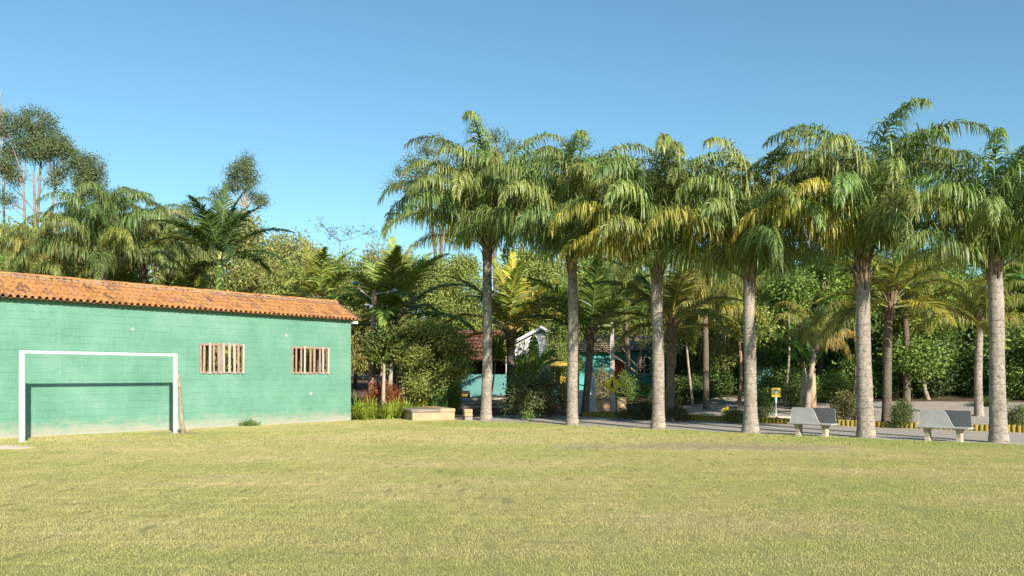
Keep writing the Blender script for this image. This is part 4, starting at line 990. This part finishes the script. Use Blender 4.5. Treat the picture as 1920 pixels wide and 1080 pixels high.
# cycad-like arching fern palms
def fern(lab, px, Y, sc, c, seed):
    x = X_at(px, Y); t = thing('cycad', lab, 'plant', (x, Y, gh(x, Y)), 0, 'arching cycads'); rr_ = random.Random(seed)
    for i in range(13): obj('frond', CG[rr_.choice((3, 4, 5, 2))][1], t, (0, 0, .15), (0, 0, i*2.4), sc*rr_.uniform(.8, 1.1), [k*rr_.uniform(.7, 1.3) for k in c])
fern('dark arching cycad in front of the turquoise wall', 1322, 39, .40, (0.05, 0.10, 0.05), 1)
fern('dark arching cycad below the window of the turquoise house', 1215, 39.5, .42, (0.05, 0.10, 0.04), 2)
# banana-like plants with large leaves
def bigleaf(L=1.1, w=0.34, bend=60, el=60, seed=0, torn=True):
    r = random.Random(seed); b = MB(); n = 12; p = Vector((0, 0, 0)); rows = []
    for i in range(n+1):
        u = i/n; ph = R(el-bend*u**1.4); hw = w/2*math.sin(math.pi*min(1, u*0.93+0.07))**0.7 if u < 1 else 0.01
        rows.append((p.copy(), hw, ph)); p = p+Vector((math.cos(ph), 0, math.sin(ph)))*L/n
    for i in range(n):
        (p0, h0, a0), (p1, h1, a1) = rows[i], rows[i+1]
        for sg in (-1, 1):
            dz = r.uniform(-.08, .02); g = 0.86 if torn and r.random() < .6 else 1.0
            v = [p0, p1, p1.lerp(p0, 1-g)+Vector((0, sg*h1, 0.10*h1+dz*h1*2)), p0+Vector((0.0, sg*h0, 0.10*h0+dz*h0*2))]
            b.add(v if sg > 0 else v[::-1], [(0, 1, 2, 3)])
    return b.mesh('leaf', M_bigleaf)
BL = [bigleaf(seed=i, bend=bd_, el=e_) for i, (e_, bd_) in enumerate([(82, 35), (65, 60), (45, 70), (25, 60)])]
def banana(name, lab, px, Y, py_stem, r0, leaves, c, stem_mat, pybase=None, group=None):
    x = X_at(px, Y); gz = gh(x, Y); H = Z_at(py_stem, Y)-gz; t = thing(name, lab, 'plant', (x, Y, gz), 0, group)
    b = MB(); b.tube([(0, 0, -.05), (0.02, 0, H*.5), (.05, 0, H)], [r0*1.25, r0, r0*.55], 9); b.build('stem', stem_mat, t, True)
    for i, (az, v, sc, cc) in enumerate(leaves):
        l = MB(); pl = 0.35*sc; e = R((82, 65, 45, 25)[v]); dx = Vector((math.cos(R(az))*math.cos(e), math.sin(R(az))*math.cos(e), math.sin(e)))*pl
        q = Vector((.05, 0, H-.05)); l.tube([q, q+dx], [.025, .014], 5); s_ = l.build('stalk', M_petiole, t, True)
        obj('leaf', BL[v], t, q+dx, (random.uniform(-.5, .5), 0, R(az)), sc, cc or c)
banana('young_banana', 'young banana plant with pale stem and bright torn leaf beside the lamp pole', 718, 32.9, 682, 0.075,
  [(10, 0, 1.05, (.42, .46, .07)), (28, 1, .9, (.40, .45, .07)), (170, 2, .75, (.28, .36, .10)), (185, 1, .7, (.30, .38, .12)), (-60, 2, .7, (.35, .42, .08)), (200, 3, .8, (.33, .42, .07))], (.35, .42, .08), M_palebark)
banana('banana_plant', 'banana plant with broad leaves below the white gable', 1000, 40, 700, 0.08, [(90, 0, 1.4, None), (40, 1, 1.2, None), (150, 1, 1.3, None), (0, 2, 1.1, None), (190, 2, 1.1, None)], (.12, .25, .05), M_petiole)
banana('banana_plant', 'banana plant with pale double stem behind the first concrete bench', 1506, 35, 690, 0.12, [(80, 0, 1.6, None), (160, 1, 1.5, None), (20, 1, 1.5, None), (200, 2, 1.3, None), (-40, 2, 1.3, None), (120, 0, 1.4, None)], (.08, .19, .06), M_palebark)
banana('banana_plant', 'second banana plant with thick orange brown stem, right of the pale one', 1522, 34.5, 690, 0.15, [(100, 0, 1.5, None), (10, 1, 1.3, None), (170, 1, 1.3, None)], (.10, .21, .06), M_conc_o)
# small weed at the lawn edge, green tuft at the wall
b = MB(); rr_ = random.Random(4); x, y = ground_at(993, 795); t = thing('weed', 'small upright weed at the lawn edge between the first two row palms', 'plant', (x, y, 0)); 
b.tube([(0, 0, 0), (.01, 0, .2), (0, .01, .46)], [.008, .006, .003], 4); b.build('stem', M_petiole, t)
V, _ = leaf_cloud(np.random.default_rng(2), (0, 0, .25), (.10, .10, .24), 110, .08, .4, 4, .1); obj('leaves', qmesh('leaves', V, M_leaf), t, None, None, None, (.16, .26, .07))
sx = -4.75; 
wx, wy = CORN[0]+.625*(-4.35)+.78*.12, CORN[1]+.78*(-4.35)-.625*.12
t = thing('grass_tuft', 'dense green tuft growing at the foot of the green wall below the first window', 'plant', (wx, wy, 0), BR)
V, _ = leaf_cloud(np.random.default_rng(5), (0, 0, .05), (.42, .12, .10), 1400, .05, .4, 8, .1); obj('leaves', qmesh('leaves', V, M_leaf), t, None, None, None, (.13, .24, .05))

# ------------------------------------------------------------------ kerb of yellow stakes
kb = thing('log_kerb', 'low kerb of upright yellow painted logs along the far side of the gravel path', 'kerb', (*TS(28.4, 0), 0), math.atan2(ALG[1], ALG[0]))
stake = MB(); stake.tube([(0, 0, -.05), (0, 0, .19), (0, 0, .21)], [.074, .072, .055], 8); stm = stake.mesh('stake', M_yellow, True)
s = -20.0; ns = 0
while s < 20.5:
    if ns < 300: obj('stake', stm, kb, (s, random.uniform(-.012, .012)+0.12*math.sin(s*.25), random.uniform(-.03, .01)), (random.uniform(-.05, .05), random.uniform(-.05, .05), 0), (1, 1, random.uniform(.9, 1.08)))
    ns += 1; s += 0.138

# ------------------------------------------------------------------ low stone wall pieces by the bed
x, y = ground_at(846, 788); lw = thing('low_stone_wall', 'low stone wall with grey slab top at the lawn edge beside the spiky plants', 'wall', (x, y, 0), R(20))
b = MB(); b.bbox((-1.45, 0, -.05), (.14, 2.6, .30), .02); b.build('base', M_conc_o, lw)
b = MB(); b.bbox((-.42, -.03, .302), (.15, 2.62, .43), .02); b.build('capstone', M_conc_o, lw)
b = MB(); b.bbox((-1.5, -.04, .302), (-.425, 2.65, .41), .03); b.build('capstone', M_conc, lw)
x, y = ground_at(877, 788); lw = thing('stone_block', 'short rough stone block between the low wall and the first palm trunk', 'stone block', (x, y+.2, 0), R(12))
for k, z in enumerate((0, .135, .27)): b = MB(); b.bbox((-.14-.01*k, -.15, z-.02 if k == 0 else z), (.15, .3+.02*k, z+.13), .02); b.build('stone', M_conc_o if k else M_conc, lw)

# ------------------------------------------------------------------ poles and signs
Y = 36.5; x = X_at(694, Y); gz = gh(x, Y)
lp = thing('lamp_pole', 'leaning timber lamp pole with two arms, right of the green building', 'lamp post', (x, Y, gz))
H = Z_at(545, Y)-gz; lx = X_at(702, Y)-x
b = MB(); b.tube([(0, 0, -.1), (lx*.5, 0, H*.5), (lx, 0, H)], [.15, .125, .10], 10); b.build('pole', M_polew, lp, True)
b = MB(); za = Z_at(548, Y)-gz; b.tube([(lx, -.1, za-.1), (X_at(718, Y)-x, -.25, za-.05), (X_at(738, Y)-x, -.4, za+.02)], [.02, .02, .02], 6); b.build('lamp_arm', M_metal, lp)
b = MB(); hx = X_at(742, Y)-x; b.tube([(hx-.12, -.4, za), (hx-.02, -.43, za+.03), (hx+.10, -.45, za+.02), (hx+.15, -.46, za)], [.04, .09, .08, .03], 8, flat=.6); b.build('lamp_head', M_metal, lp, True)
b = MB(); zb = Z_at(573, Y)-gz; b.tube([(lx, 0, zb), (lx-.28, -.1, zb+.02)], [.02, .02], 6); b.tube([(lx-.24, -.08, zb+.03), (lx-.40, -.14, zb+.02)], [.05, .035], 7); b.bbox((lx-.2, -.12, zb-.12), (lx-.04, .02, zb+.02), .01); b.build('insulator_bracket', M_white, lp)
b = MB(); zc = Z_at(533, Y)-gz; xc = X_at(669, Y)-x; b.tube([(lx, 0, zb+.2), (xc+.3, -.2, zc-.35), (xc, -.3, zc-.05)], [.018, .018, .015], 6); b.build('lamp_arm', M_metal, lp)
b = MB(); b.tube([(xc-.1, -.30, zc+.01), (xc, -.31, zc+.0), (xc+.1, -.32, zc-.01)], [.06, .11, .07], 9); b.build('lamp_head', M_blue, lp, True)
Y = 36.0; x = X_at(1149, Y); gz = gh(x, Y)
cp = thing('utility_pole', 'grey concrete pole in front of the turquoise house', 'utility pole', (x, Y, gz)); H = Z_at(604, Y)-gz
b = MB(); w0, w1 = .11, .075
b.add([(-w0,-w0,-.1),(w0,-w0,-.1),(w0,w0,-.1),(-w0,w0,-.1),(-w1-.05,-w1,H),(w1-.05,-w1,H),(w1-.05,w1,H),(-w1-.05,w1,H)], [(0,1,5,4),(1,2,6,5),(2,3,7,6),(3,0,4,7),(4,5,6,7),(3,2,1,0)]); b.build('pole', M_polec, cp)
# diamond pedestrian sign
Y = 35.7; x = X_at(1148, Y); z = Z_at(721, Y); s_ = .275
sg = thing('diamond_sign', 'yellow diamond warning sign with a walking figure, fixed to the concrete pole', 'sign', (x, Y-.02, z))
b = MB(); b.bbox((-s_, -.006, -s_), (s_, .006, s_), .004, Matrix.Rotation(R(45), 4, 'Y')); b.build('panel', M_yelsign, sg)
b = MB(); 
for (a_, c_, w_) in (((.0, .085), (-.01, -.03), .035), ((-.01, -.03), (-.075, -.17), .024), ((-.0, -.03), (.06, -.165), .024), ((0, .06), (-.075, -.01), .018), ((0, .06), (.07, .0), .018)):
    b.tube([(a_[0], -.012, a_[1]), (c_[0], -.012, c_[1])], w_, 6, flat=1)
b.tube([(.005, -.022, .135), (.005, -.004, .135)], .038, 10); b.build('walking_figure', M_black, sg)
b = MB(); k = s_*.88
b.build  # border strip
for i in range(4):
    a_ = R(45+90*i); M_ = Matrix.Rotation(R(45+90*i), 4, 'Y'); b.box((-k, -.009, k-.012), (k, -.0065, k), M_)
b.build('border', M_black, sg)
# square speed sign on trestle
Y = 31.5; x = X_at(1455, Y); gz = gh(x, Y); z = Z_at(736, Y)-gz
sq = thing('square_sign', 'square yellow sign with a round white disc, on a trestle behind the kerb', 'sign', (x, Y, gz), R(-8))
b = MB(); b.bbox((-.155, -.01, z-.165), (.155, .01, z+.165), .005); b.build('panel', M_yelsign, sq)
b = MB(); b.tube([(-.0, -.018, z+.03), (0, -.011, z+.03)], .105, 20); b.build('ring', M_black, sq)
b = MB(); b.tube([(-.0, -.022, z+.03), (0, -.0185, z+.03)], .085, 20); b.build('disc', M_signwhite, sq)
fc = bpy.data.curves.new('figure', 'FONT'); fc.body = '6'; fc.size = .17; fc.align_x = 'CENTER'; fc.align_y = 'CENTER'; fc.extrude = .003; fc.offset = .006
fo = bpy.data.objects.new('numeral', fc); COL.objects.link(fo); fo.data.materials.append(M_black); fo.parent = sq; fo.location = (0, -.026, z+.03); fo.rotation_euler = (R(90), 0, 0)
bpy.context.view_layer.update(); _m = bpy.data.meshes.new_from_object(fo); bpy.data.objects.remove(fo); _m.materials.clear(); _m.materials.append(M_black); obj('numeral', _m, sq, (0, -.026, z+.03), (R(90), 0, 0))
b = MB(); b.tube([(0, .02, -.05), (0, .02, z-.1)], .03, 7); b.build('post', M_white, sq)
b = MB(); b.tube([(-.35, .25, -.05), (-.02, .03, z-.15)], .022, 7); b.build('brace', M_greenfence, sq)
for k in range(9): b = None
# rubble heap under the sign
rr_ = random.Random(3); xx = X_at(1462, 30.4); hp = thing('stone_heap', 'flat heap of pale slabs at the foot of the square sign', 'stones', (xx, 30.4, 0.0), R(-20))
for k in range(9):
    b = MB(); w_ = rr_.uniform(.18, .4); q = (rr_.uniform(-.6, .5), rr_.uniform(-.2, .35)); zz = .02+.05*(k//3)
    b.bbox((-w_, -w_*.6, zz), (w_, w_*.6, zz+.07), .02, Matrix.Translation((q[0]*(1-.2*(k//3)), q[1], 0)) @ Matrix.Rotation(rr_.uniform(0, 3), 4, 'Z') @ Matrix.Rotation(rr_.uniform(-.15, .15), 4, 'X')); b.build('slab', M_sand, hp)
# yellow hydrant-like post
Y = 33.0; x = X_at(1361, Y); gz = gh(x, Y)
hy = thing('yellow_post', 'short yellow post with side loop beside the sandy road', 'post', (x, Y, gz))
b = MB(); b.bbox((.0, -.05, -.05), (.11, .05, .42), .015); b.build('post', M_yelsign, hy)
b = MB(); b.tube([(0.02, 0, .10), (-.12, 0, .14), (-.16, 0, .28), (-.10, 0, .36), (0.02, 0, .34)], .03, 6); b.build('loop', M_yelsign, hy, True)
# planter, pillar, board near the turquoise house
def boxthing(name, lab, cat, px, Y, w, d, h, mat, rz=0, part='body', c=.02, z0=0):
    x = X_at(px, Y); t = thing(name, lab, cat, (x, Y, gh(x, Y)+z0), rz); b = MB(); b.bbox((-w/2, -d/2, -.08), (w/2, d/2, h), c); b.build(part, mat, t); return t
t = boxthing('masonry_planter', 'ochre masonry planter left of the concrete pole', 'planter', 1128, 38.5, .9, .8, .5, M_conc_o, R(15)); b = MB(); b.bbox((-.5, -.45, .502), (.5, .45, .56), .02); b.build('rim', M_brick, t)
t = boxthing('masonry_planter', 'ochre masonry planter right of the concrete pole', 'planter', 1162, 38.2, .42, .6, .55, M_conc_o, R(10)); b = MB(); b.bbox((-.24, -.33, .552), (.24, .33, .60), .02); b.build('rim', M_conc_o, t)
t = boxthing('white_pillar', 'white garden pillar with a pale blue ornament on top, by the second row palm', 'pillar', 1108, 37.5, .34, .34, 1.05, M_plaster, R(10), 'shaft')
b = MB(); b.bbox((-.24, -.24, 1.052), (.24, .24, 1.12), .02); b.build('cap', M_plaster, t)
b = MB(); b.tube([(0, 0, 1.12), (0, 0, 1.2), (.06, 0, 1.4), (-.04, 0, 1.62), (-.07, 0, 1.72)], [.14, .19, .16, .09, .03], 9); b.build('ornament', M_bluew, t, True)
t = boxthing('white_board', 'white board with dark markings between second row palm and white pillar', 'board', 1082, 37.0, .62, .05, 1.0, M_plaster, 0, 'board', .01)
rr_ = random.Random(8)
b = MB()
for k in range(7): xx = rr_.uniform(-.24, .2); zz = rr_.uniform(.62, .92); b.box((xx, -.029, zz), (xx+rr_.uniform(.03, .07), -.0255, zz+rr_.uniform(.03, .09)), Matrix.Rotation(rr_.uniform(-.05, .05), 4, 'Y'))
b.build('markings', M_black, t)

# ------------------------------------------------------------------ houses in the garden behind
def tiled_slope(b, a, bb, c, d, cols_, rows_, lift=.05):
    """a,bb = eave ends, d,c = ridge ends; builds ridged strips so the tiles have relief"""
    a, bb, c, d = map(Vector, (a, bb, c, d)); n = (bb-a).cross(d-a).normalized()
    if n.z < 0: n = -n
    vs = []; fs = []; m_ = cols_*2
    for j in range(rows_):
        for i in range(m_+1):
            for (v_, l_) in ((j/rows_, lift), ((j+1)/rows_, 0.0)):
                p = a.lerp(bb, i/m_).lerp(d.lerp(c, i/m_), v_); vs.append(p+n*(l_+(lift*.8 if i % 2 else 0)))
    for j in range(rows_):
        o = j*(m_+1)*2
        for i in range(m_): fs.append((o+2*i, o+2*i+2, o+2*i+3, o+2*i+1))
    b.add(vs, fs)
    b.add([a-n*.02, bb-n*.02, c-n*.02, d-n*.02], [(0, 1, 2, 3)])
# house with white gable: gable end faces the viewer, brown tiles run down to the left over a veranda
Y = 52; x0 = X_at(1016, Y); gz = gh(x0, Y)
ha = thing('gabled_house', 'white gabled house with brown tiled roof and dark veranda behind the first palms', 'house', (x0, Y, gz), R(-8))
hr = Z_at(612, Y)-gz; he = hr-1.75; wl = -3.1; wr = 2.6; dp = 7.0
b = MB(); b.add([(wl+.9, 0, -.1), (wr, 0, -.1), (wr, 0, he+.25), (0, 0, hr-.1), (wl+.9, 0, he+.4), (wl+.9, dp, -.1), (wr, dp, -.1), (wr, dp, he+.25), (0, dp, hr-.1), (wl+.9, dp, he+.4)],
   [(0,1,2,3,4), (9,8,7,6,5), (0,5,6,1), (1,6,7,2), (0,4,9,5)]); b.build('wall', M_plaster, ha)
b = MB(); tiled_slope(b, (wl-.1, -.35, he), (wl-.1, dp+.3, he), (0, dp+.3, hr), (0, -.35, hr), 24, 9); tiled_slope(b, (wr+.2, -.35, he+.15), (wr+.2, dp+.3, he+.15), (0, dp+.3, hr), (0, -.35, hr), 24, 8)
b.build('roof', M_oldtile, ha, fixn=False)
b = MB(); 
for (xe, ze) in ((wl-.15, he-.03), (wr+.22, he+.1)): 
    b.add([(xe, -.38, ze-.13), (0, -.38, hr-.16), (0, -.38, hr+.02), (xe, -.38, ze+.05), (xe, -.33, ze-.13), (0, -.33, hr-.16), (0, -.33, hr+.02), (xe, -.33, ze+.05)], [(0,1,2,3),(7,6,5,4),(0,4,5,1),(3,2,6,7),(0,3,7,4),(1,5,6,2)])
b.build('bargeboard', M_white, ha)
# side wing to the left with the veranda
b = MB(); tiled_slope(b, (-6.6, -.2, he-.25), (wl+.5, -.2, he-.25), (wl+.9, 3.0, hr-.05), (-6.2, 3.0, hr-.05), 16, 8); b.build('veranda_roof', M_oldtile, ha, fixn=False)
b = MB(); b.box((-6.3, 2.8, -.1), (wl+.85, 3.0, he-.02)); b.build('veranda_wall', M_dark, ha)
for xx in (-6.2, -4.6, -3.1): b = MB(); b.bbox((xx-.07, -.05, -.1), (xx+.07, .09, he-.24), .01); b.build('veranda_post', M_darkwood, ha)
b = MB(); b.bbox((-1.6, -.05, .9), (-.9, -.005, 1.8), .01); fr_ = b.build('window', M_dark, ha)
# low teal wall before the veranda
x = X_at(890, 49.5); t = thing('low_teal_wall', 'low teal garden wall in front of the dark veranda', 'wall', (x, 49.5, gh(x, 49.5)), R(-6))
b = MB(); b.bbox((-1.3, 0, -.2), (2.2, .15, Z_at(702, 49.5)-gh(x, 49.5)), .015); b.build('body', M_tealdark, t)
t = boxthing('dark_crate', 'dark crate with a yellow band, in front of the low teal wall', 'crate', 872, 49.0, .55, .35, .42, M_dark, 0, 'body'); b = MB(); b.box((-.19, -.185, .10), (.19, -.179, .24)); b.build('label_band', M_yellow, t)
# garden steps
for i, (py, Yd) in enumerate(((745, 42.5), (737, 45.0), (730, 47.5))):
    x = X_at(900, Yd); z = gh(x, Yd)
    t = thing('stone_step', ['lowest pale stone step up towards the low teal wall', 'middle pale stone step up towards the low teal wall', 'topmost pale stone step up towards the low teal wall'][i], 'step', (x, Yd, z), R(-4), 'pale stone steps')
    b = MB(); b.bbox((-2.2, -.25, -.1), (3.0, .35, .10), .02); b.build('slab', M_road, t)
# brick column with yellow edge
t = boxthing('brick_column', 'pink brick column with a yellow painted edge, under the round bushy tree', 'column', 829, 44.5, .35, .35, 1.15, M_brick, R(5), 'shaft', z0=.1)
b = MB(); b.bbox((.176, -.2, -.02), (.27, .15, 1.1), .01); b.build('edge_strip', M_yellow, t); b = MB(); b.tube([(.06, 0, 1.15), (.06, 0, 1.75)], .07, 7); b.bbox((0, -.08, 1.75), (.2, .1, 1.85), .01); b.build('lantern_post', M_conc, t)
# white / pink garden post
t = boxthing('pale_post', 'pale pink post at the left end of the low teal wall', 'post', 853, 45.5, .16, .16, 1.5, M_palebark, 0, 'post')
# turquoise house
Y = 50; xl = X_at(1086, Y); xr = X_at(1262, Y); gz = gh(xl, Y)-.55
hb = thing('turquoise_house', 'turquoise house with red door and white framed window behind the concrete pole', 'house', (xl, Y, gz), R(-3))
wd = xr-xl; hh = Z_at(657, Y)-gz
door = ((1152-1086)/176*wd, (1170-1086)/176*wd, 0, Z_at(672, Y)-gz-.1); win = ((1196-1086)/176*wd, (1218-1086)/176*wd, Z_at(700, Y)-gz, Z_at(671, Y)-gz)
b = MB()
for q in wallrects(0, wd, -.1, hh, [(door[0], door[1], -.09, door[3]), win]): b.box((q[0], 0, q[2]), (q[1], .18, q[3]))
b.box((0, .18, -.1), (.18, 5, hh)); b.box((wd-.18, .18, -.1), (wd, 5, hh)); b.box((0.18, 4.8, -.1), (wd-.18, 5, hh)); b.build('wall', M_teal, hb)
b = MB(); b.bbox((door[0], .06, .0), (door[1], .11, door[3]), .01); dr = b.build('door', M_red, hb); b = MB(); b.tube([(door[1]-.08, .05, 1.0), (door[1]-.08, .0, 1.0)], .03, 7); b.build('handle', M_metal, dr)
b = MB(); 
for q in ((win[0]-.07, win[1]+.07, win[2]-.08, win[2]), (win[0]-.07, win[1]+.07, win[3], win[3]+.07), (win[0]-.07, win[0], win[2], win[3]), (win[1], win[1]+.07, win[2], win[3]), ((win[0]+win[1])/2-.03, (win[0]+win[1])/2+.03, win[2], win[3]), (win[0], win[1], (win[2]+win[3])/2-.02, (win[2]+win[3])/2+.02)):
    b.box((q[0], -.02, q[2]), (q[1], .05, q[3]))
wf = b.build('window', M_white, hb); b = MB(); b.box((win[0], .055, win[2]), (win[1], .065, win[3])); b.build('pane', M_glass, wf)
b = MB(); tiled_slope(b, (-.4, -.5, hh-.05), (wd+.4, -.5, hh-.05), (wd+.4, 2.5, hh+.95), (-.4, 2.5, hh+.95), 24, 8); tiled_slope(b, (-.4, 5.5, hh-.05), (wd+.4, 5.5, hh-.05), (wd+.4, 2.5, hh+.95), (-.4, 2.5, hh+.95), 24, 8); b.build('roof', M_paletile, hb, fixn=False)
# free standing turquoise garden wall pieces
def gwall(lab, px0, px1, Y, py, mat, rz=0):
    x = X_at(px0, Y); t = thing('garden_wall', lab, 'wall', (x, Y, gh(x, Y)), rz); w_ = X_at(px1, Y)-x; b = MB(); b.bbox((0, 0, -.6), (w_, .15, Z_at(py, Y)-gh(x, Y)), .015); b.build('body', mat, t)
    b = MB(); b.bbox((-.02, -.03, Z_at(py, Y)-gh(x, Y)+.002), (w_+.02, .18, Z_at(py, Y)-gh(x, Y)+.06), .01); b.build('coping', mat, t)
gwall('turquoise garden wall seen between the third and fourth row palms', 1318, 1392, 43.5, 668, M_teal)
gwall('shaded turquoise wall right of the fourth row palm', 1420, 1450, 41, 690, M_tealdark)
gwall('turquoise wall fragment between second row palm and the turquoise house', 1046, 1084, 51, 672, M_teal)
# dark green board fence behind the shed corner
Yf = 41; xf = X_at(640, Yf); fe = thing('board_fence', 'low dark green board fence behind the corner of the green building', 'fence', (xf, Yf, gh(xf, Yf)), 0)
bm_ = MB(); bm_.bbox((-.07, -.012, 0), (.07, .012, .62), .005); bme = bm_.mesh('board', M_greenfence)
for k in range(20): obj('board', bme, fe, (k*.15, 0, -.02), (0, random.uniform(-.01, .01), 0))
b = MB(); b.bbox((-.07, .013, .42), (2.95, .05, .50), .005); b.bbox((-.07, .013, .12), (2.95, .05, .20), .005); b.build('rail', M_greenfence, fe)
# small teal shed panel behind the young banana
t = boxthing('green_booth', 'small pale green booth half hidden behind the young banana', 'booth', 722, 40, .9, .6, 1.55, M_teal, R(10), 'wall'); b = MB(); b.bbox((-.55, -.4, 1.552), (.55, .4, 1.62), .02); b.build('roof', M_conc, t)
b = MB(); b.bbox((-.46, -.33, .3), (-.40, -.28, 1.5), .01); b.build('corner_post', M_white, t)
# slim trunks in the bed behind the banana
def stem_tree(lab, px, Y, py_top, r, mat, c, wpx, lean=0):
    x = X_at(px, Y); gz = gh(x, Y); H = Z_at(py_top, Y)-gz; t = thing('slim_tree', lab, 'tree', (x, Y, gz)); b = MB(); rr_ = random.Random(px); limb(b, (0, 0, -.1), (lean, 0, H), r, r*.6, rr_, .05, 8, 8)
    R0 = wpx/F*Y/2; rg = np.random.default_rng(px); Q = []
    for k in range(6):
        cc = (lean+rr_.uniform(-.6, .6)*R0, rr_.uniform(-.6, .6)*R0, H+rr_.uniform(-.1, .7)*R0); V, tw = leaf_cloud(rg, cc, (R0*.5, R0*.5, R0*.35), 900, .16); Q.append(V); limb(b, (lean, 0, H-.1), cc, r*.5, r*.2, rr_)
    b.build('trunk', mat, t, True, fixn=False); obj('crown', qmesh('crown', np.concatenate(Q), M_leaf), t, None, None, None, c)
stem_tree('small tree with grey blotched trunk behind the young banana', 737, 35.5, 660, .12, M_palebark, (.13, .17, .05), 90, 0)
stem_tree('slim reddish trunk right of the grey blotched one in the bed', 748, 36.2, 655, .07, M_redbark, (.15, .18, .05), 70, 0)
stem_tree('small tree with crooked pale trunk beneath the round bushy tree', 783, 39.5, 690, .16, M_palebark, (.14, .18, .05), 90, .5)
stem_tree('slim dark tree in the edge of the wood above the right bench', 1742, 36, 690, .10, M_palebark, MDG, 110, -.25)
stem_tree('slim tree with reddish trunk right of the turquoise garden wall', 1384, 38, 620, .09, M_redbark, OLG, 120, 0)
stem_tree('small twiggy tree left of the low wall in front of the veranda', 916, 42, 655, .05, M_palebark, (.26, .30, .06), 50, .4)
for i, (px, Y, pt, lab) in enumerate([(1470, 37.5, 560, 'thin pale stemmed tree behind the square sign'), (1598, 37, 570, 'thin pale stemmed tree behind the left edge of the splayed palm'), (1682, 36.5, 600, 'thin leaning stemmed tree right of the dark slender palm'), (1780, 37, 590, 'thin pale stemmed tree between the right bench and the thin pale palm'), (1300, 38.5, 600, 'thin stemmed tree right of the shaggy trunk')]):
    stem_tree(lab, px, Y, pt, .06, M_palebark if i % 2 == 0 else M_bark, [MDG, BRG, OLG, BRG, OLV][i], 110, random.uniform(-.6, .6))
# yellow parasol with table and chairs corner
Y = 44; x = X_at(1040, Y); gz = gh(x, Y); pz = Z_at(683, Y)-gz
pa = thing('yellow_parasol', 'yellow parasol in front of the turquoise wall, just left of the second row palm', 'parasol', (x, Y, gz))
b = MB(); b.tube([(0, 0, -.05), (0, 0, pz+.35)], .03, 7); b.build('pole', M_yellow, pa)
b = MB(); vs = [(0, 0, pz+.30)]+[(.85*math.cos(2*math.pi*k/8), .85*math.sin(2*math.pi*k/8), pz+.04) for k in range(8)]+[(.85*math.cos(2*math.pi*k/8), .85*math.sin(2*math.pi*k/8), pz-.08) for k in range(8)]
b.add(vs, [(0, 1+k, 1+(k+1) % 8) for k in range(8)]+[(1+k, 9+k, 9+(k+1) % 8, 1+(k+1) % 8) for k in range(8)]); b.build('canopy', M_yellow, pa)
t = boxthing('yellow_locker', 'yellow cabinet under the yellow parasol', 'cabinet', 1055, 44.5, .28, .3, 1.25, M_yellow, 0, 'body')
b = MB(); b.box((-.12, -.156, .15), (.12, -.151, .6)); b.build('door', M_yelsign, t)
t = boxthing('teal_bin', 'round sided teal bin beside the yellow cabinet', 'bin', 1040, 43.5, .4, .3, .8, M_teal, 0, 'body', .06); b = MB(); b.bbox((-.22, -.17, .8), (.22, .17, .86), .02); b.build('lid', M_bluew, t)
# white meter box in the bed
t = boxthing('meter_box', 'small white and black box on a stub behind the spiky plants', 'box', 755, 35.2, .2, .12, .5, M_black, 0, 'stub', .01); b = MB(); b.bbox((-.1, -.09, .3), (.1, -.062, .44), .01); b.build('front_plate', M_signwhite, t)
